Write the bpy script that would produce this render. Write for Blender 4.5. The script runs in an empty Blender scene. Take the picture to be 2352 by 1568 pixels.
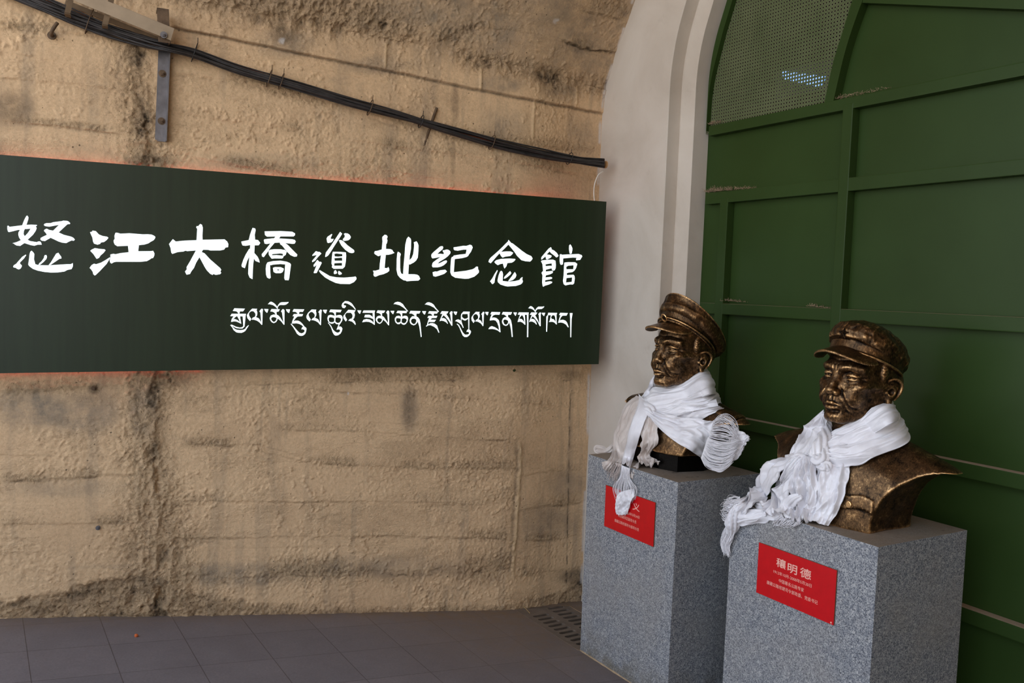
import bpy, bmesh, math, random
import numpy as np
from mathutils import Matrix, Vector
from mathutils.geometry import tessellate_polygon

# ------------------------------------------------------------------ camera, sky, exposure
W, H, F = 2352, 1568, 1948.144
CAMH = 1.75
R = np.array([[0.85881993, 0.00163483, 0.51227498],
              [-0.51086172, -0.07156405, 0.85667899],
              [0.03806099, -0.99743467, -0.06062546]])
C0 = np.array([0.0, 0.0, CAMH])
scene = bpy.context.scene
COL = scene.collection
cam_d = bpy.data.cameras.new('camera')
cam_d.sensor_width = 36.0
cam_d.sensor_fit = 'HORIZONTAL'
cam_d.lens = F / W * 36.0
cam_d.clip_start = 0.05
cam_d.clip_end = 200
cam = bpy.data.objects.new('camera', cam_d)
COL.objects.link(cam)
_m = np.eye(4)
_m[:3, 0] = R[:, 0]; _m[:3, 1] = -R[:, 1]; _m[:3, 2] = -R[:, 2]; _m[:3, 3] = C0
cam.matrix_world = Matrix(_m.tolist())
scene.camera = cam
vs = scene.view_settings
vs.view_transform = 'Standard'; vs.look = 'None'; vs.gamma = 1.0; vs.use_curve_mapping = False
vs.exposure = 0.0
scene.cycles.use_denoising = True
scene.cycles.max_bounces = 8
scene.cycles.diffuse_bounces = 5
scene.cycles.transparent_max_bounces = 12

world = bpy.data.worlds.new('sky'); scene.world = world
world.use_nodes = True
_n = world.node_tree.nodes; _l = world.node_tree.links
_bg = _n['Background']
_tc = _n.new('ShaderNodeTexCoord'); _sx = _n.new('ShaderNodeSeparateXYZ'); _rp = _n.new('ShaderNodeValToRGB')
_l.new(_tc.outputs['Generated'], _sx.inputs[0])
_mr = _n.new('ShaderNodeMapRange'); _mr.inputs[1].default_value = -1; _mr.inputs[2].default_value = 1
_l.new(_sx.outputs['Z'], _mr.inputs[0]); _l.new(_mr.outputs[0], _rp.inputs[0])
_rp.color_ramp.elements[0].position = 0.30; _rp.color_ramp.elements[0].color = (0.82, 0.71, 0.57, 1)
_rp.color_ramp.elements[1].position = 0.75; _rp.color_ramp.elements[1].color = (0.42, 0.52, 0.68, 1)
_e = _rp.color_ramp.elements.new(0.5); _e.color = (0.80, 0.80, 0.81, 1)
_l.new(_rp.outputs[0], _bg.inputs[0])
_bg.inputs[1].default_value = 3.6
# ------------------------------------------------------------------ geometry of the photograph
def ray(x, y): return R @ np.array([x - W / 2, y - H / 2, F])
def onX(x, y, X): r = ray(x, y); return C0 + r * (X / r[0])
def onPl(x, y, P, n): r = ray(x, y); return C0 + r * (((np.array(P) - C0) @ np.array(n)) / (r @ np.array(n)))
def proj(P):
    c = (np.asarray(P) - C0) @ R
    return c[..., 0] / c[..., 2] * F + W / 2, c[..., 1] / c[..., 2] * F + H / 2
WN = np.array([0.1085, 1.0, 0.0]); WL = np.linalg.norm(WN); WP = np.array([0, 4.15, 0])
WNU = WN / WL                        # points into the rock; wall side faces -WNU
def onWall(x, y, off=0.0): return onPl(x, y, WP - WNU * off, WN)
def floor_z(x, y): return -0.11 * (x - 2.42) - 0.01 * (y - 3.28)
def onFloor(x, y): return onPl(x, y, (2.42, 3.28, 0), (0.11, 0.01, 1))

# ------------------------------------------------------------------ helpers
def sc(*c):                           # sRGB 0-255 to linear
    o = []
    for v in c:
        v = v / 255.0
        o.append(v / 12.92 if v <= 0.04045 else ((v + 0.055) / 1.055) ** 2.4)
    return tuple(o) + (1.0,)

def tag(o, label=None, cat=None, group=None, kind=None):
    if label: o['label'] = label
    if cat: o['category'] = cat
    if group: o['group'] = group
    if kind: o['kind'] = kind
    return o

def thing(name, loc, label=None, cat=None, group=None, kind=None):
    o = bpy.data.objects.new(name, None); COL.objects.link(o)
    o.location = tuple(float(v) for v in loc); o.empty_display_size = 0.05
    return tag(o, label, cat, group, kind)

def wloc(o):
    v = np.zeros(3)
    while o is not None:
        v += np.array(o.location); o = o.parent
    return v

def obj(name, V, Fc, m, parent=None, smooth=False, sharp=None):
    V = np.asarray(V, float).reshape(-1, 3)
    if parent is not None: V = V - wloc(parent)
    else: pass
    me = bpy.data.meshes.new(name)
    if isinstance(Fc, np.ndarray):
        n, k = Fc.shape
        me.vertices.add(len(V)); me.vertices.foreach_set('co', V.ravel())
        me.loops.add(n * k); me.loops.foreach_set('vertex_index', Fc.ravel().astype(np.int32))
        me.polygons.add(n); me.polygons.foreach_set('loop_start', np.arange(0, n * k, k, dtype=np.int32))
        me.polygons.foreach_set('loop_total', np.full(n, k, np.int32)); me.update(calc_edges=True)
    else:
        me.from_pydata(V.tolist(), [], [list(map(int, f)) for f in Fc])
    me.validate(clean_customdata=False)
    if smooth: me.polygons.foreach_set('use_smooth', [True] * len(me.polygons))
    if m is not None: me.materials.append(m)
    o = bpy.data.objects.new(name, me); COL.objects.link(o)
    if parent is not None: o.parent = parent
    if sharp: me.set_sharp_from_angle(angle=math.radians(sharp))
    return o

class MB:
    """collects pieces of ONE mesh"""
    def __init__(s): s.V = []; s.F = []
    def add(s, V, Fc):
        b = len(s.V); s.V += [tuple(map(float, v)) for v in V]; s.F += [[i + b for i in f] for f in Fc]
    def box(s, lo, hi, bev=0.0, mat=None):
        bm = bmesh.new(); bmesh.ops.create_cube(bm, size=1)
        for v in bm.verts:
            v.co = Vector([lo[i] + (hi[i] - lo[i]) * (v.co[i] + 0.5) for i in range(3)])
        if bev: bmesh.ops.bevel(bm, geom=bm.edges[:], offset=bev, segments=2, affect='EDGES', profile=0.7)
        if mat is not None: bmesh.ops.transform(bm, matrix=mat, verts=bm.verts)
        s.bm(bm)
    def bm(s, bm):
        bm.verts.index_update()
        s.add([v.co for v in bm.verts], [[v.index for v in f.verts] for f in bm.faces]); bm.free()
    def prism(s, loops, ext):
        """loops: outer + holes, 3D points in a plane; ext: extrusion vector"""
        loops = [[np.asarray(p, float) for p in l] for l in loops]
        ext = np.asarray(ext, float)
        tris = tessellate_polygon([[Vector(p) for p in l] for l in loops])
        flat = [p for l in loops for p in l]; n = len(flat)
        V = flat + [p + ext for p in flat]
        Fc = []
        for t in tris:
            a, b, c = t
            nn = np.cross(flat[b] - flat[a], flat[c] - flat[a])
            if nn @ ext > 0: a, c = c, a
            Fc += [[a, b, c], [c + n, b + n, a + n]]
        i0 = 0
        for l in loops:
            k = len(l)
            for i in range(k):
                a, b = i0 + i, i0 + (i + 1) % k
                Fc.append([a, b, b + n, a + n])
            i0 += k
        s.add(V, Fc)
    def tube(s, pts, r, seg=8, cap=True, ell=None):
        pts = np.asarray(pts, float); n = len(pts)
        rr = np.full(n, r) if np.isscalar(r) else np.asarray(r, float)
        T = np.gradient(pts, axis=0); T /= np.linalg.norm(T, axis=1)[:, None] + 1e-12
        up = np.array([0, 0, 1.0]) if abs(T[0] @ [0, 0, 1]) < 0.9 else np.array([1.0, 0, 0])
        N = np.cross(T[0], up); N /= np.linalg.norm(N)
        V = []
        for i in range(n):
            N = N - T[i] * (N @ T[i]); N /= np.linalg.norm(N) + 1e-12
            B = np.cross(T[i], N)
            for k in range(seg):
                a = 2 * math.pi * k / seg
                V.append(pts[i] + rr[i] * (math.cos(a) * N + math.sin(a) * B))
        Fc = [[i * seg + k, i * seg + (k + 1) % seg, (i + 1) * seg + (k + 1) % seg, (i + 1) * seg + k] for i in range(n - 1) for k in range(seg)]
        if cap: Fc += [list(range(seg))[::-1], [(n - 1) * seg + k for k in range(seg)]]
        s.add(V, Fc)
    def build(s, name, m, parent=None, smooth=False, sharp=None):
        return obj(name, s.V, s.F, m, parent, smooth, sharp)

def catmull(P, n):
    P = np.asarray(P, float)
    Q = np.vstack([2 * P[0] - P[1], P, 2 * P[-1] - P[-2]])
    t = np.linspace(0, len(P) - 1 - 1e-9, n); i = t.astype(int); f = (t - i)[:, None]
    a, b, c, d = Q[i], Q[i + 1], Q[i + 2], Q[i + 3]
    return 0.5 * (2 * b + (c - a) * f + (2 * a - 5 * b + 4 * c - d) * f ** 2 + (-a + 3 * b - 3 * c + d) * f ** 3)

def _hash(ix, iy, s):
    h = (ix.astype(np.int64) * 374761393 + iy.astype(np.int64) * 668265263 + s * 1442695041) & 0xFFFFFFFF
    h = ((h ^ (h >> 13)) * 1274126177) & 0xFFFFFFFF
    h = (h ^ (h >> 16)) & 0xFFFFFFFF
    return h / 4294967295.0
def vnoise(x, y, s=0):
    x = np.asarray(x, float); y = np.asarray(y, float)
    ix = np.floor(x).astype(np.int64); iy = np.floor(y).astype(np.int64); fx = x - ix; fy = y - iy
    ux = fx * fx * fx * (fx * (fx * 6 - 15) + 10); uy = fy * fy * fy * (fy * (fy * 6 - 15) + 10)
    a = _hash(ix, iy, s); b = _hash(ix + 1, iy, s); c = _hash(ix, iy + 1, s); d = _hash(ix + 1, iy + 1, s)
    return (a + (b - a) * ux + (c - a) * uy + (a - b - c + d) * ux * uy) * 2 - 1
def fbm(x, y, s=0, o=4, g=0.5):
    t = 0; a = 1; n = 0
    for k in range(o):
        t = t + a * vnoise(x * 2 ** k + 17.3 * k, y * 2 ** k - 9.1 * k, s + k); n += a; a *= g
        x, y = 0.80 * x - 0.60 * y, 0.60 * x + 0.80 * y              # turn every octave, so no grid shows
    return t / n
def ridged(x, y, s=0, o=4):
    t = 0; a = 1; n = 0
    for k in range(o):
        t = t + a * (1 - np.abs(vnoise(x * 2 ** k + 5.7 * k, y * 2 ** k + 3.3 * k, s + k))); n += a; a *= 0.55
        x, y = 0.80 * x - 0.60 * y, 0.60 * x + 0.80 * y
    return t / n * 2 - 1
def sst(a, b, x):
    t = np.clip((x - a) / (b - a), 0, 1); return t * t * (3 - 2 * t)

# ------------------------------------------------------------------ materials
def new_mat(name):
    m = bpy.data.materials.new(name); m.use_nodes = True
    nt = m.node_tree; b = nt.nodes['Principled BSDF']
    return m, nt, b
class NT:
    def __init__(s, nt): s.nt = nt
    def n(s, t, **kw):
        o = s.nt.nodes.new('ShaderNode' + t)
        for k, v in kw.items():
            if k.startswith('i_'):
                kk = k[2:]
                o.inputs[int(kk) if kk.isdigit() else kk.replace('_', ' ')].default_value = v
            else: setattr(o, k, v)
        return o
    def l(s, a, b): s.nt.links.new(a, b)
    def noise(s, vec, scale, detail=4, rough=0.55, dist=0.0):
        o = s.n('TexNoise'); o.inputs['Scale'].default_value = scale; o.inputs['Detail'].default_value = detail
        o.inputs['Roughness'].default_value = rough; o.inputs['Distortion'].default_value = dist
        if vec is not None: s.l(vec, o.inputs['Vector'])
        return o.outputs['Fac']
    def ramp(s, fac, stops, interp='LINEAR'):
        o = s.n('ValToRGB'); o.color_ramp.interpolation = interp
        el = o.color_ramp.elements
        el[0].position, el[0].color = stops[0][0], stops[0][1]
        el[1].position, el[1].color = stops[-1][0], stops[-1][1]
        for p, c in stops[1:-1]:
            e = el.new(p); e.color = c
        s.l(fac, o.inputs[0]); return o.outputs[0]
    def mix(s, fac, a, b, mode='MIX'):
        o = s.n('Mix', data_type='RGBA', blend_type=mode)
        for sock, v in ((o.inputs[0], fac), (o.inputs[6], a), (o.inputs[7], b)):
            if hasattr(v, 'is_output') or isinstance(v, bpy.types.NodeSocket): s.l(v, sock)
            else: sock.default_value = v
        return o.outputs[2]
    def math(s, op, a, b=None, c=None, clamp=False):
        o = s.n('Math', operation=op, use_clamp=clamp)
        for i, v in enumerate((a, b, c)):
            if v is None: continue
            if isinstance(v, bpy.types.NodeSocket): s.l(v, o.inputs[i])
            else: o.inputs[i].default_value = v
        return o.outputs[0]
    def bump(s, height, strength, dist, normal=None):
        o = s.n('Bump'); o.inputs['Strength'].default_value = strength; o.inputs['Distance'].default_value = dist
        s.l(height, o.inputs['Height'])
        if normal is not None: s.l(normal, o.inputs['Normal'])
        return o.outputs[0]
    def attr(s, name):
        o = s.n('Attribute'); o.attribute_name = name; return o.outputs['Fac']
G = lambda v: (v, v, v, 1)
def plain(name, col, rough=0.5, metal=0.0, var=0.0, vscale=8.0, bump=0.0, bscale=60.0, spec=0.5):
    m, nt, b = new_mat(name); t = NT(nt)
    b.inputs['Roughness'].default_value = rough; b.inputs['Metallic'].default_value = metal
    b.inputs['Specular IOR Level'].default_value = spec
    pos = t.n('NewGeometry').outputs['Position']
    f = t.noise(pos, vscale, 5)
    c2 = tuple(min(1, v * (1 + var)) for v in col[:3]) + (1,); c1 = tuple(v * (1 - var) for v in col[:3]) + (1,)
    t.l(t.ramp(f, [(0.3, c1), (0.7, c2)]), b.inputs['Base Color'])
    if bump:
        t.l(t.bump(t.noise(pos, bscale, 4), bump, 0.004), b.inputs['Normal'])
    return m
def emit(name, col, st):
    m, nt, b = new_mat(name)
    b.inputs['Base Color'].default_value = (0.8, 0.8, 0.8, 1)
    b.inputs['Emission Color'].default_value = col; b.inputs['Emission Strength'].default_value = st
    b.inputs['Roughness'].default_value = 0.4
    return m
# ================================================================== the setting
def m_concrete():
    m, nt, b = new_mat('tan_concrete'); t = NT(nt)
    pos = t.n('NewGeometry').outputs['Position']
    mp = t.n('Mapping'); mp.inputs['Scale'].default_value = (0.6, 1, 1.6); t.l(pos, mp.inputs[0]); ps = mp.outputs[0]
    mv = t.n('Mapping'); mv.inputs['Scale'].default_value = (3.5, 3.5, 0.35); t.l(pos, mv.inputs[0])
    base = t.ramp(t.noise(ps, 2.0, 6, 0.55), [(0.28, sc(206, 172, 134)), (0.5, sc(220, 186, 146)), (0.72, sc(232, 198, 156))])
    fine = t.noise(pos, 75, 7, 0.75)
    base = t.mix(0.35, base, t.ramp(fine, [(0.32, sc(160, 131, 100)), (0.68, sc(242, 208, 164))]))
    # grey bare cement showing through the dust, plus the vault's painted shade
    gmask = t.math('MULTIPLY', t.ramp(t.noise(ps, 3.1, 8, 0.68, 0.6), [(0.60, G(0)), (0.74, G(1))]), 0.45)
    gmask = t.math('MAXIMUM', gmask, t.math('MULTIPLY', t.attr('grey'), t.ramp(t.noise(pos, 9, 6, 0.7), [(0.3, G(0.2)), (0.62, G(1))])), clamp=True)
    base = t.mix(gmask, base, t.mix(t.noise(pos, 14, 4), sc(118, 107, 92), sc(152, 138, 119)))
    vst = t.ramp(t.noise(mv.outputs[0], 3.0, 4, 0.55), [(0.54, G(0)), (0.72, G(0.55))])
    base = t.mix(vst, base, sc(158, 138, 114))
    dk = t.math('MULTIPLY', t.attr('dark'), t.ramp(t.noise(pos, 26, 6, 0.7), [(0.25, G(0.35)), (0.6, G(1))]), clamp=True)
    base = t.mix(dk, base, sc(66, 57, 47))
    sp1 = t.math('MULTIPLY', t.ramp(t.noise(pos, 88, 4, 0.72, 0.6), [(0.33, G(1)), (0.41, G(0))]), t.math('ADD', t.math('MULTIPLY', t.attr('crumb'), 0.7), 0.28, clamp=True))
    base = t.mix(sp1, base, sc(104, 80, 58))
    sp2 = t.math('MULTIPLY', t.ramp(t.noise(pos, 64, 4, 0.7, 0.9), [(0.58, G(0)), (0.68, G(0.55))]), t.math('ADD', t.math('MULTIPLY', t.attr('crumb'), 0.6), 0.35, clamp=True))
    base = t.mix(sp2, base, sc(236, 200, 156))
    base = t.mix(t.attr('light'), base, sc(205, 176, 136))
    base = t.mix(t.attr('white'), base, sc(215, 210, 205))
    pits = t.n('TexVoronoi'); pits.inputs['Scale'].default_value = 24; t.l(pos, pits.inputs['Vector'])
    pm = t.math('MULTIPLY', t.ramp(pits.outputs['Distance'], [(0.03, G(1)), (0.10, G(0))]), t.ramp(t.noise(pos, 5, 3), [(0.5, G(0)), (0.62, G(0.8))]))
    base = t.mix(pm, base, sc(85, 74, 62))
    t.l(base, b.inputs['Base Color'])
    b.inputs['Roughness'].default_value = 0.93; b.inputs['Specular IOR Level'].default_value = 0.15
    crumb = t.math('MAXIMUM', t.attr('crumb'), t.math('MULTIPLY', t.ramp(t.noise(ps, 3.7, 6, 0.65), [(0.50, G(0)), (0.66, G(1))]), 0.55), clamp=True)
    n1 = t.noise(pos, 46, 8, 0.72, 0.8); n2 = t.noise(pos, 150, 4, 0.7)
    hgt = t.math('ADD', t.math('MULTIPLY', n1, t.math('ADD', t.math('MULTIPLY', crumb, 1.3), 0.12)), t.math('MULTIPLY', n2, t.math('ADD', t.math('MULTIPLY', crumb, 0.25), 0.13)))
    hgt = t.math('SUBTRACT', hgt, t.math('MULTIPLY', pm, 0.5))
    t.l(t.bump(hgt, 1.0, 0.010), b.inputs['Normal'])
    return m
M_CONC = m_concrete()
MOUTH = -1.25                                                       # open end of the tunnel
YC = 0.33                                                           # middle of the tunnel
def wall_y(X):
    X = np.asarray(X, float)
    y = 4.15 - 0.1085 * X
    return np.where(X > 2.30, y + (3.965 - (4.15 - 0.1085 * 2.91)) * sst(2.30, 2.95, X), y)
def spring_z(X): return 2.76 + 0.035 * (2.84 - np.clip(X, -1.5, 3))
_vz = [0, .03, .146, .209, .336, .419, .568]; _vy = [0, .004, .016, .052, .10, .158, .247]
_a0 = math.radians(31); _Rv = (3.723 - YC) / math.cos(_a0)
for _k in range(1, 15):
    _a = _a0 + (math.pi / 2 - _a0) * _k / 14
    _vz.append(.568 + _Rv * (math.sin(_a) - math.sin(_a0))); _vy.append(.247 + _Rv * (math.cos(_a0) - math.cos(_a)))
_vl = np.concatenate([[0], np.cumsum(np.hypot(np.diff(_vz), np.diff(_vy)))])
def wall_pt(X, t):
    zs = spring_z(X); y = wall_y(X)
    up = np.clip(t, 0, None)
    dz = np.where(t < 0, t, np.interp(up, _vl, _vz)); dy = np.interp(up, _vl, _vy)
    return np.stack([X, y - dy, zs + dz], -1)
def wall_n(X, t):
    e = 1e-3
    n = np.cross(wall_pt(X, t + e) - wall_pt(X, t - e), wall_pt(X + e, t) - wall_pt(X - e, t))
    return n / np.linalg.norm(n, axis=-1)[..., None]
def seam(px, py, pts, x0=None, x1=None):
    p = np.array(pts, float)
    d = py - np.interp(px, p[:, 0], p[:, 1])
    fade = sst(p[0, 0] - 12, p[0, 0] + 25, px) * (1 - sst(p[-1, 0] - 25, p[-1, 0] + 12, px))
    return d, fade
def build_wall_left():
    xs = np.concatenate([np.arange(MOUTH, -0.2, 0.08), np.arange(-0.2, 2.93, 0.0041), [2.96, 3.0]])
    ts = np.concatenate([[-3.3, -3.2], np.arange(-3.1, 0.85, 0.0041), np.arange(0.85, _vl[-1], 0.09), [_vl[-1]]])
    X, T = np.meshgrid(xs, ts, indexing='ij')
    P = wall_pt(X, T); N = wall_n(X, T)
    if N[len(xs) // 2, 100] @ np.array([0, -1, 0]) < 0: N = -N
    px, py = proj(P)
    bad = (X < -0.3); px = np.where(bad, -500 + X * 100, px); py = np.where(bad, 700 - T * 200, py)
    u, v = X * 1.0, T * 1.0
    h = 0.006 * fbm(u * 2.3, v * 2.3, 3, 3) + 0.0008 * fbm(u * 20, v * 20, 11, 4, 0.6)
    crumb = np.zeros_like(h)
    h += 0.0022 * vnoise(u * 3.0, np.floor((v + 0.04 * u) / 0.21) * 7.7, 31)          # each shuttering board sits a little in or out
    dark = np.zeros_like(h); grey = np.zeros_like(h); light = np.zeros_like(h); white = np.zeros_like(h)
    jag = 5 * fbm(u * 6, v * 6, 21, 3) + 4 * fbm(u * 30, v * 30, 22, 3, 0.6)
    # spring line ledge: the course above overhangs, its shadow line painted dark below
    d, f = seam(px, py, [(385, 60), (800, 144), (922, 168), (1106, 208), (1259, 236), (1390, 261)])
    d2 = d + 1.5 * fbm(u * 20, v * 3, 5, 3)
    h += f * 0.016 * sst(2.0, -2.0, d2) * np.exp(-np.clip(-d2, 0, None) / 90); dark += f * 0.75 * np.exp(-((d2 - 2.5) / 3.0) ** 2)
    # shuttering board joints
    S = [([(0, 178), (170, 192), (280, 208)], 2, .3), ([(0, 275), (150, 290), (280, 307)], 2.5, .35), ([(0, 60), (150, 72), (290, 92)], 4, .3),
         ([(390, 165), (560, 185), (760, 235), (960, 300), (1180, 330), (1380, 345)], 6, .25), ([(390, 255), (540, 280), (700, 300)], 5, .2),
         ([(800, 320), (960, 345), (1150, 365), (1370, 408)], 5, .3), ([(1000, 90), (1075, 60), (1183, 70), (1259, 83), (1336, 104), (1366, 116), (1412, 119)], 5, .6),
         ([(1330, 22), (1400, 34), (1440, 44)], 4, .4), ([(440, 360), (560, 380), (690, 400)], 4, .3),
         ([(700, 890), (820, 900), (950, 908), (1150, 920), (1350, 938)], 3, .55), ([(640, 985), (800, 988), (1000, 1003), (1190, 1010)], 3, .35),
         ([(0, 1105), (130, 1098), (240, 1090), (320, 1085)], 4, .7), ([(0, 1200), (200, 1202), (300, 1195)], 4, .3),
         ([(400, 1232), (560, 1232), (750, 1230), (900, 1230), (1170, 1232)], 4, .35), ([(420, 1148), (640, 1152), (860, 1150), (1080, 1156)], 3, .3),
         ([(560, 1025), (700, 1060), (950, 1072), (1190, 1072)], 4, .2), ([(420, 1020), (600, 1022), (760, 1064)], 4, .35),
         ([(1190, 1092), (1260, 1080), (1350, 1078)], 3, .3), ([(1190, 1168), (1290, 1156), (1345, 1148)], 4, .5), ([(1190, 1240), (1290, 1235), (1340, 1226)], 3, .4),
         ([(1190, 1320), (1260, 1310), (1340, 1300)], 4, .4), ([(500, 880), (640, 872), (900, 866), (1340, 868)], 6, .45),
         ([(380, 1322), (430, 1315), (540, 1325), (700, 1310), (900, 1312), (1050, 1302), (1180, 1290)], 9, .55), ([(0, 895), (160, 890), (290, 885)], 5, .2)]
    for k, (pl, wd, dkk) in enumerate(S):
        d, f = seam(px, py, pl)
        d = d + jag * wd / 7.0
        br = sst(-0.35, 0.25, vnoise(u * 5, v * 0.5, 60 + k)); bk = br * (0.25 + 0.75 * sst(-0.25, 0.4, fbm(u * 22, v * 6, 160 + k, 2)))
        crumb += f * (0.35 + 0.65 * br) * np.exp(-((d + 4) / (wd * 2.4 + 3)) ** 2) * sst(-0.4, 0.3, vnoise(u * 4, v * 2, 260 + k))
        h += f * bk * (0.0035 * np.exp(-(d / (wd * 0.9)) ** 2) - 0.003 * np.exp(-((d - wd * 1.3) / 2.0) ** 2)) + f * 0.0035 * sst(2, -2, d) * np.exp(-np.clip(-d, 0, None) / 45)
        dark += f * bk * dkk * np.exp(-((d - wd * 1.2) / 1.9) ** 2); light += f * br * 0.12 * np.exp(-((d + wd * 0.2) / wd) ** 2)
    # vertical cold joint with crumbling mortar
    cj = [(60, 365), (110, 300), (170, 296), (230, 310), (330, 330), (400, 345), (860, 350), (960, 340), (1050, 345), (1150, 352), (1250, 358), (1410, 350)]
    c = np.array(cj, float)
    dx = px - np.interp(py, c[:, 0], c[:, 1]) + 3.0 * jag
    inb = sst(60, 110, py)
    wid = np.interp(py, [60, 150, 340, 860, 1000, 1200, 1300, 1410], [30, 34, 44, 40, 46, 52, 72, 90])
    band = inb * np.exp(-(dx / wid) ** 2)
    rg = ridged(u * 16, v * 11, 77, 4)
    h += band * (0.017 * rg + 0.004)
    crumb += 1.2 * np.exp(-(dx / (wid * 1.25)) ** 2) * inb
    h -= inb * 0.020 * np.exp(-((dx - 12) / 7) ** 2) * sst(-0.25, 0.25, vnoise(u * 3, v * 9, 90))
    dark += 0.9 * inb * np.exp(-((dx - 10) / 13) ** 2) * sst(-0.1, 0.45, vnoise(u * 5, v * 8, 91)) + 0.45 * band * sst(0.05, -0.5, rg)
    # spalled, rough concrete of the vault
    rough = sst(-0.22, 0.22, fbm(u * 1.7, v * 2.6, 44, 3) + 0.25 * sst(900, 600, px) ) * (T > 0.02) * sst(0.04, 0.16, T)
    rough = np.maximum(rough, (T > 0.05) * np.exp(-((py - 150 - (px - 1150) * 0.22) / 26) ** 2) * sst(1000, 1100, px))
    rr = ridged(u * 11, v * 9, 51, 5)
    h += rough * (0.019 * rr + 0.006 * ridged(u * 34, v * 30, 57, 3)) - 0.006 * rough
    crumb += rough * 0.9
    dark += rough * 0.65 * sst(0.02, -0.45, rr); grey += 0.85 * sst(0.0, 0.3, T) * (0.7 + 0.3 * sst(-0.3, 0.3, fbm(u * 3, v * 3, 155, 2)))  # vault greyer than the wall, its shade painted in as well
    # broken edge, the deep shadow below it painted dark (upper right)
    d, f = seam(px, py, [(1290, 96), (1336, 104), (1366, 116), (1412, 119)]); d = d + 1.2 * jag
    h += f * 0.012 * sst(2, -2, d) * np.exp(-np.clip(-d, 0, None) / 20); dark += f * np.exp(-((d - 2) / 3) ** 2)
    # foot of the wall: washed out, dark
    foot = np.interp(px, [0, 100, 200, 330, 420, 600, 900, 1180, 1340], [1385, 1362, 1340, 1316, 1345, 1390, 1396, 1385, 1330])
    dd = py - foot + 2.2 * jag
    fm = sst(-6, 14, dd) * (px > -400); crumb += 0.9 * fm
    h += fm * (0.010 * ridged(u * 13, v * 17, 71, 4) - 0.012 * sst(420, 330, px))
    dark += fm * (0.25 + 0.55 * sst(430, 250, px) * sst(-0.5, 0.4, vnoise(u * 7, v * 12, 72)))
    dark += 0.85 * np.exp(-((dd - 2) / 9) ** 2) * sst(420, 330, px) * sst(-0.4, 0.3, vnoise(u * 9, v * 4, 73)) * (px > -400)
    dark += 0.35 * np.exp(-((py - 1318 - 10 * vnoise(u * 4, v * 0 + 2, 74)) / 16) ** 2) * sst(560, 700, px) * sst(-0.3, 0.3, vnoise(u * 5, v * 3, 75))
    # pale mortar fin right of the middle, tan
    d = px - np.interp(py, [1000, 1080, 1180, 1300, 1330], [1193, 1194, 1184, 1177, 1179]) + 0.7 * jag
    f = sst(1005, 1030, py) * (1 - sst(1310, 1335, py))
    h += f * 0.010 * np.exp(-(d / 4.0) ** 2) * (0.6 + 0.4 * vnoise(u * 3, v * 30, 81)); light += f * 0.8 * np.exp(-(d / 3.5) ** 2); dark += f * 0.5 * np.exp(-((d + 8) / 4) ** 2)
    # vertical block joints above the cables
    for xx, ya, yb, am in ((886, 100, 155, .006), (1104, 150, 208, .006), (1227, 228, 318, .005), (1322, 198, 240, .005)):
        f = sst(ya - 4, ya + 4, py) * (1 - sst(yb - 4, yb + 4, py)); d = px - xx + (py - ya) * 0.05
        h += f * am * np.exp(-(d / 3) ** 2); light += f * 0.6 * np.exp(-(d / 2.5) ** 2)
    # pencilled plumb line, grey cement patches, dark old stains
    d = px - np.interp(py, [850, 1340], [1310, 1300]); dark += 0.8 * np.exp(-(d / 1.6) ** 2) * sst(860, 900, py) * (1 - sst(1320, 1350, py)) * sst(-0.6, 0.0, vnoise(u * 2, v * 25, 83))
    def blot(x, y, a, b, s): return s * np.exp(-(((px - x) / a) ** 2 + ((py - y) / b) ** 2) ** 2 * 0.8)
    for q in ((60, 935, 75, 45, .9), (190, 950, 80, 45, .85), (330, 940, 34, 60, .8), (150, 1120, 120, 22, .5), (65, 150, 16, 150, .5), (215, 240, 14, 90, .4), (940, 940, 22, 50, .8),
              (660, 100, 70, 30, .6), (870, 150, 80, 20, .6), (1150, 195, 50, 18, .7), (1290, 215, 40, 20, .6), (600, 370, 120, 18, .45), (1300, 440, 70, 40, .4), (1300, 1110, 45, 30, .5), (1260, 1200, 60, 40, .5),
              (560, 1318, 140, 26, .6), (860, 1300, 160, 24, .6), (1340, 320, 40, 60, .5), (1160, 290, 60, 40, .5)):
        grey += blot(*q)
    for q in ((20, 250, 60, 40, .55), (215, 893, 14, 12, .9), (1045, 235, 9, 45, .5), (1040, 360, 6, 60, .35), (650, 80, 30, 22, .55), (1265, 195, 34, 28, .4), (1310, 860, 30, 10, .4), (940, 935, 14, 50, .45),
              (1330, 1330, 40, 22, .6), (310, 125, 22, 30, .5), (330, 290, 22, 26, .6), (345, 370, 60, 14, .6), (390, 870, 40, 20, .5)):
        dark += blot(*q)
    for q in ((648, 95, 9, 7, .7), (1278, 48, 9, 6, .6), (800, 905, 1.6, 11, .8)): white += blot(*q) * sst(-0.2, 0.3, vnoise(u * 60, v * 60, 95))
    wl = np.exp(-((px - np.interp(py, [0, 80, 175, 210, 265, 410, 470, 850, 1000, 1390], [1453, 1428, 1397, 1386, 1379, 1374, 1369, 1352, 1349, 1333])) / 3.0) ** 2)
    white += 0.8 * wl * sst(-0.1, 0.2, vnoise(u * 0 + 3, v * 9, 97)); dark += 0.45 * np.exp(-((px - 1345) / 14) ** 2) * sst(1290, 1330, py) * (px < 1400)
    cr = np.clip(crumb + 0.55 * sst(0.0, 0.35, fbm(u * 3.1, v * 4.3, 121, 3)) + 0.25 * sst(0.1, 0.4, fbm(u * 9, v * 9, 122, 2)), 0, 1.2)
    g1 = ridged(u * 40 - v * 24, u * 24 + v * 40, 131, 3); g2 = fbm(u * 90 - v * 60, u * 60 + v * 90, 133, 2)
    h += cr * (0.0042 * g1 + 0.0016 * g2) + 0.0005 * g2
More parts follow.
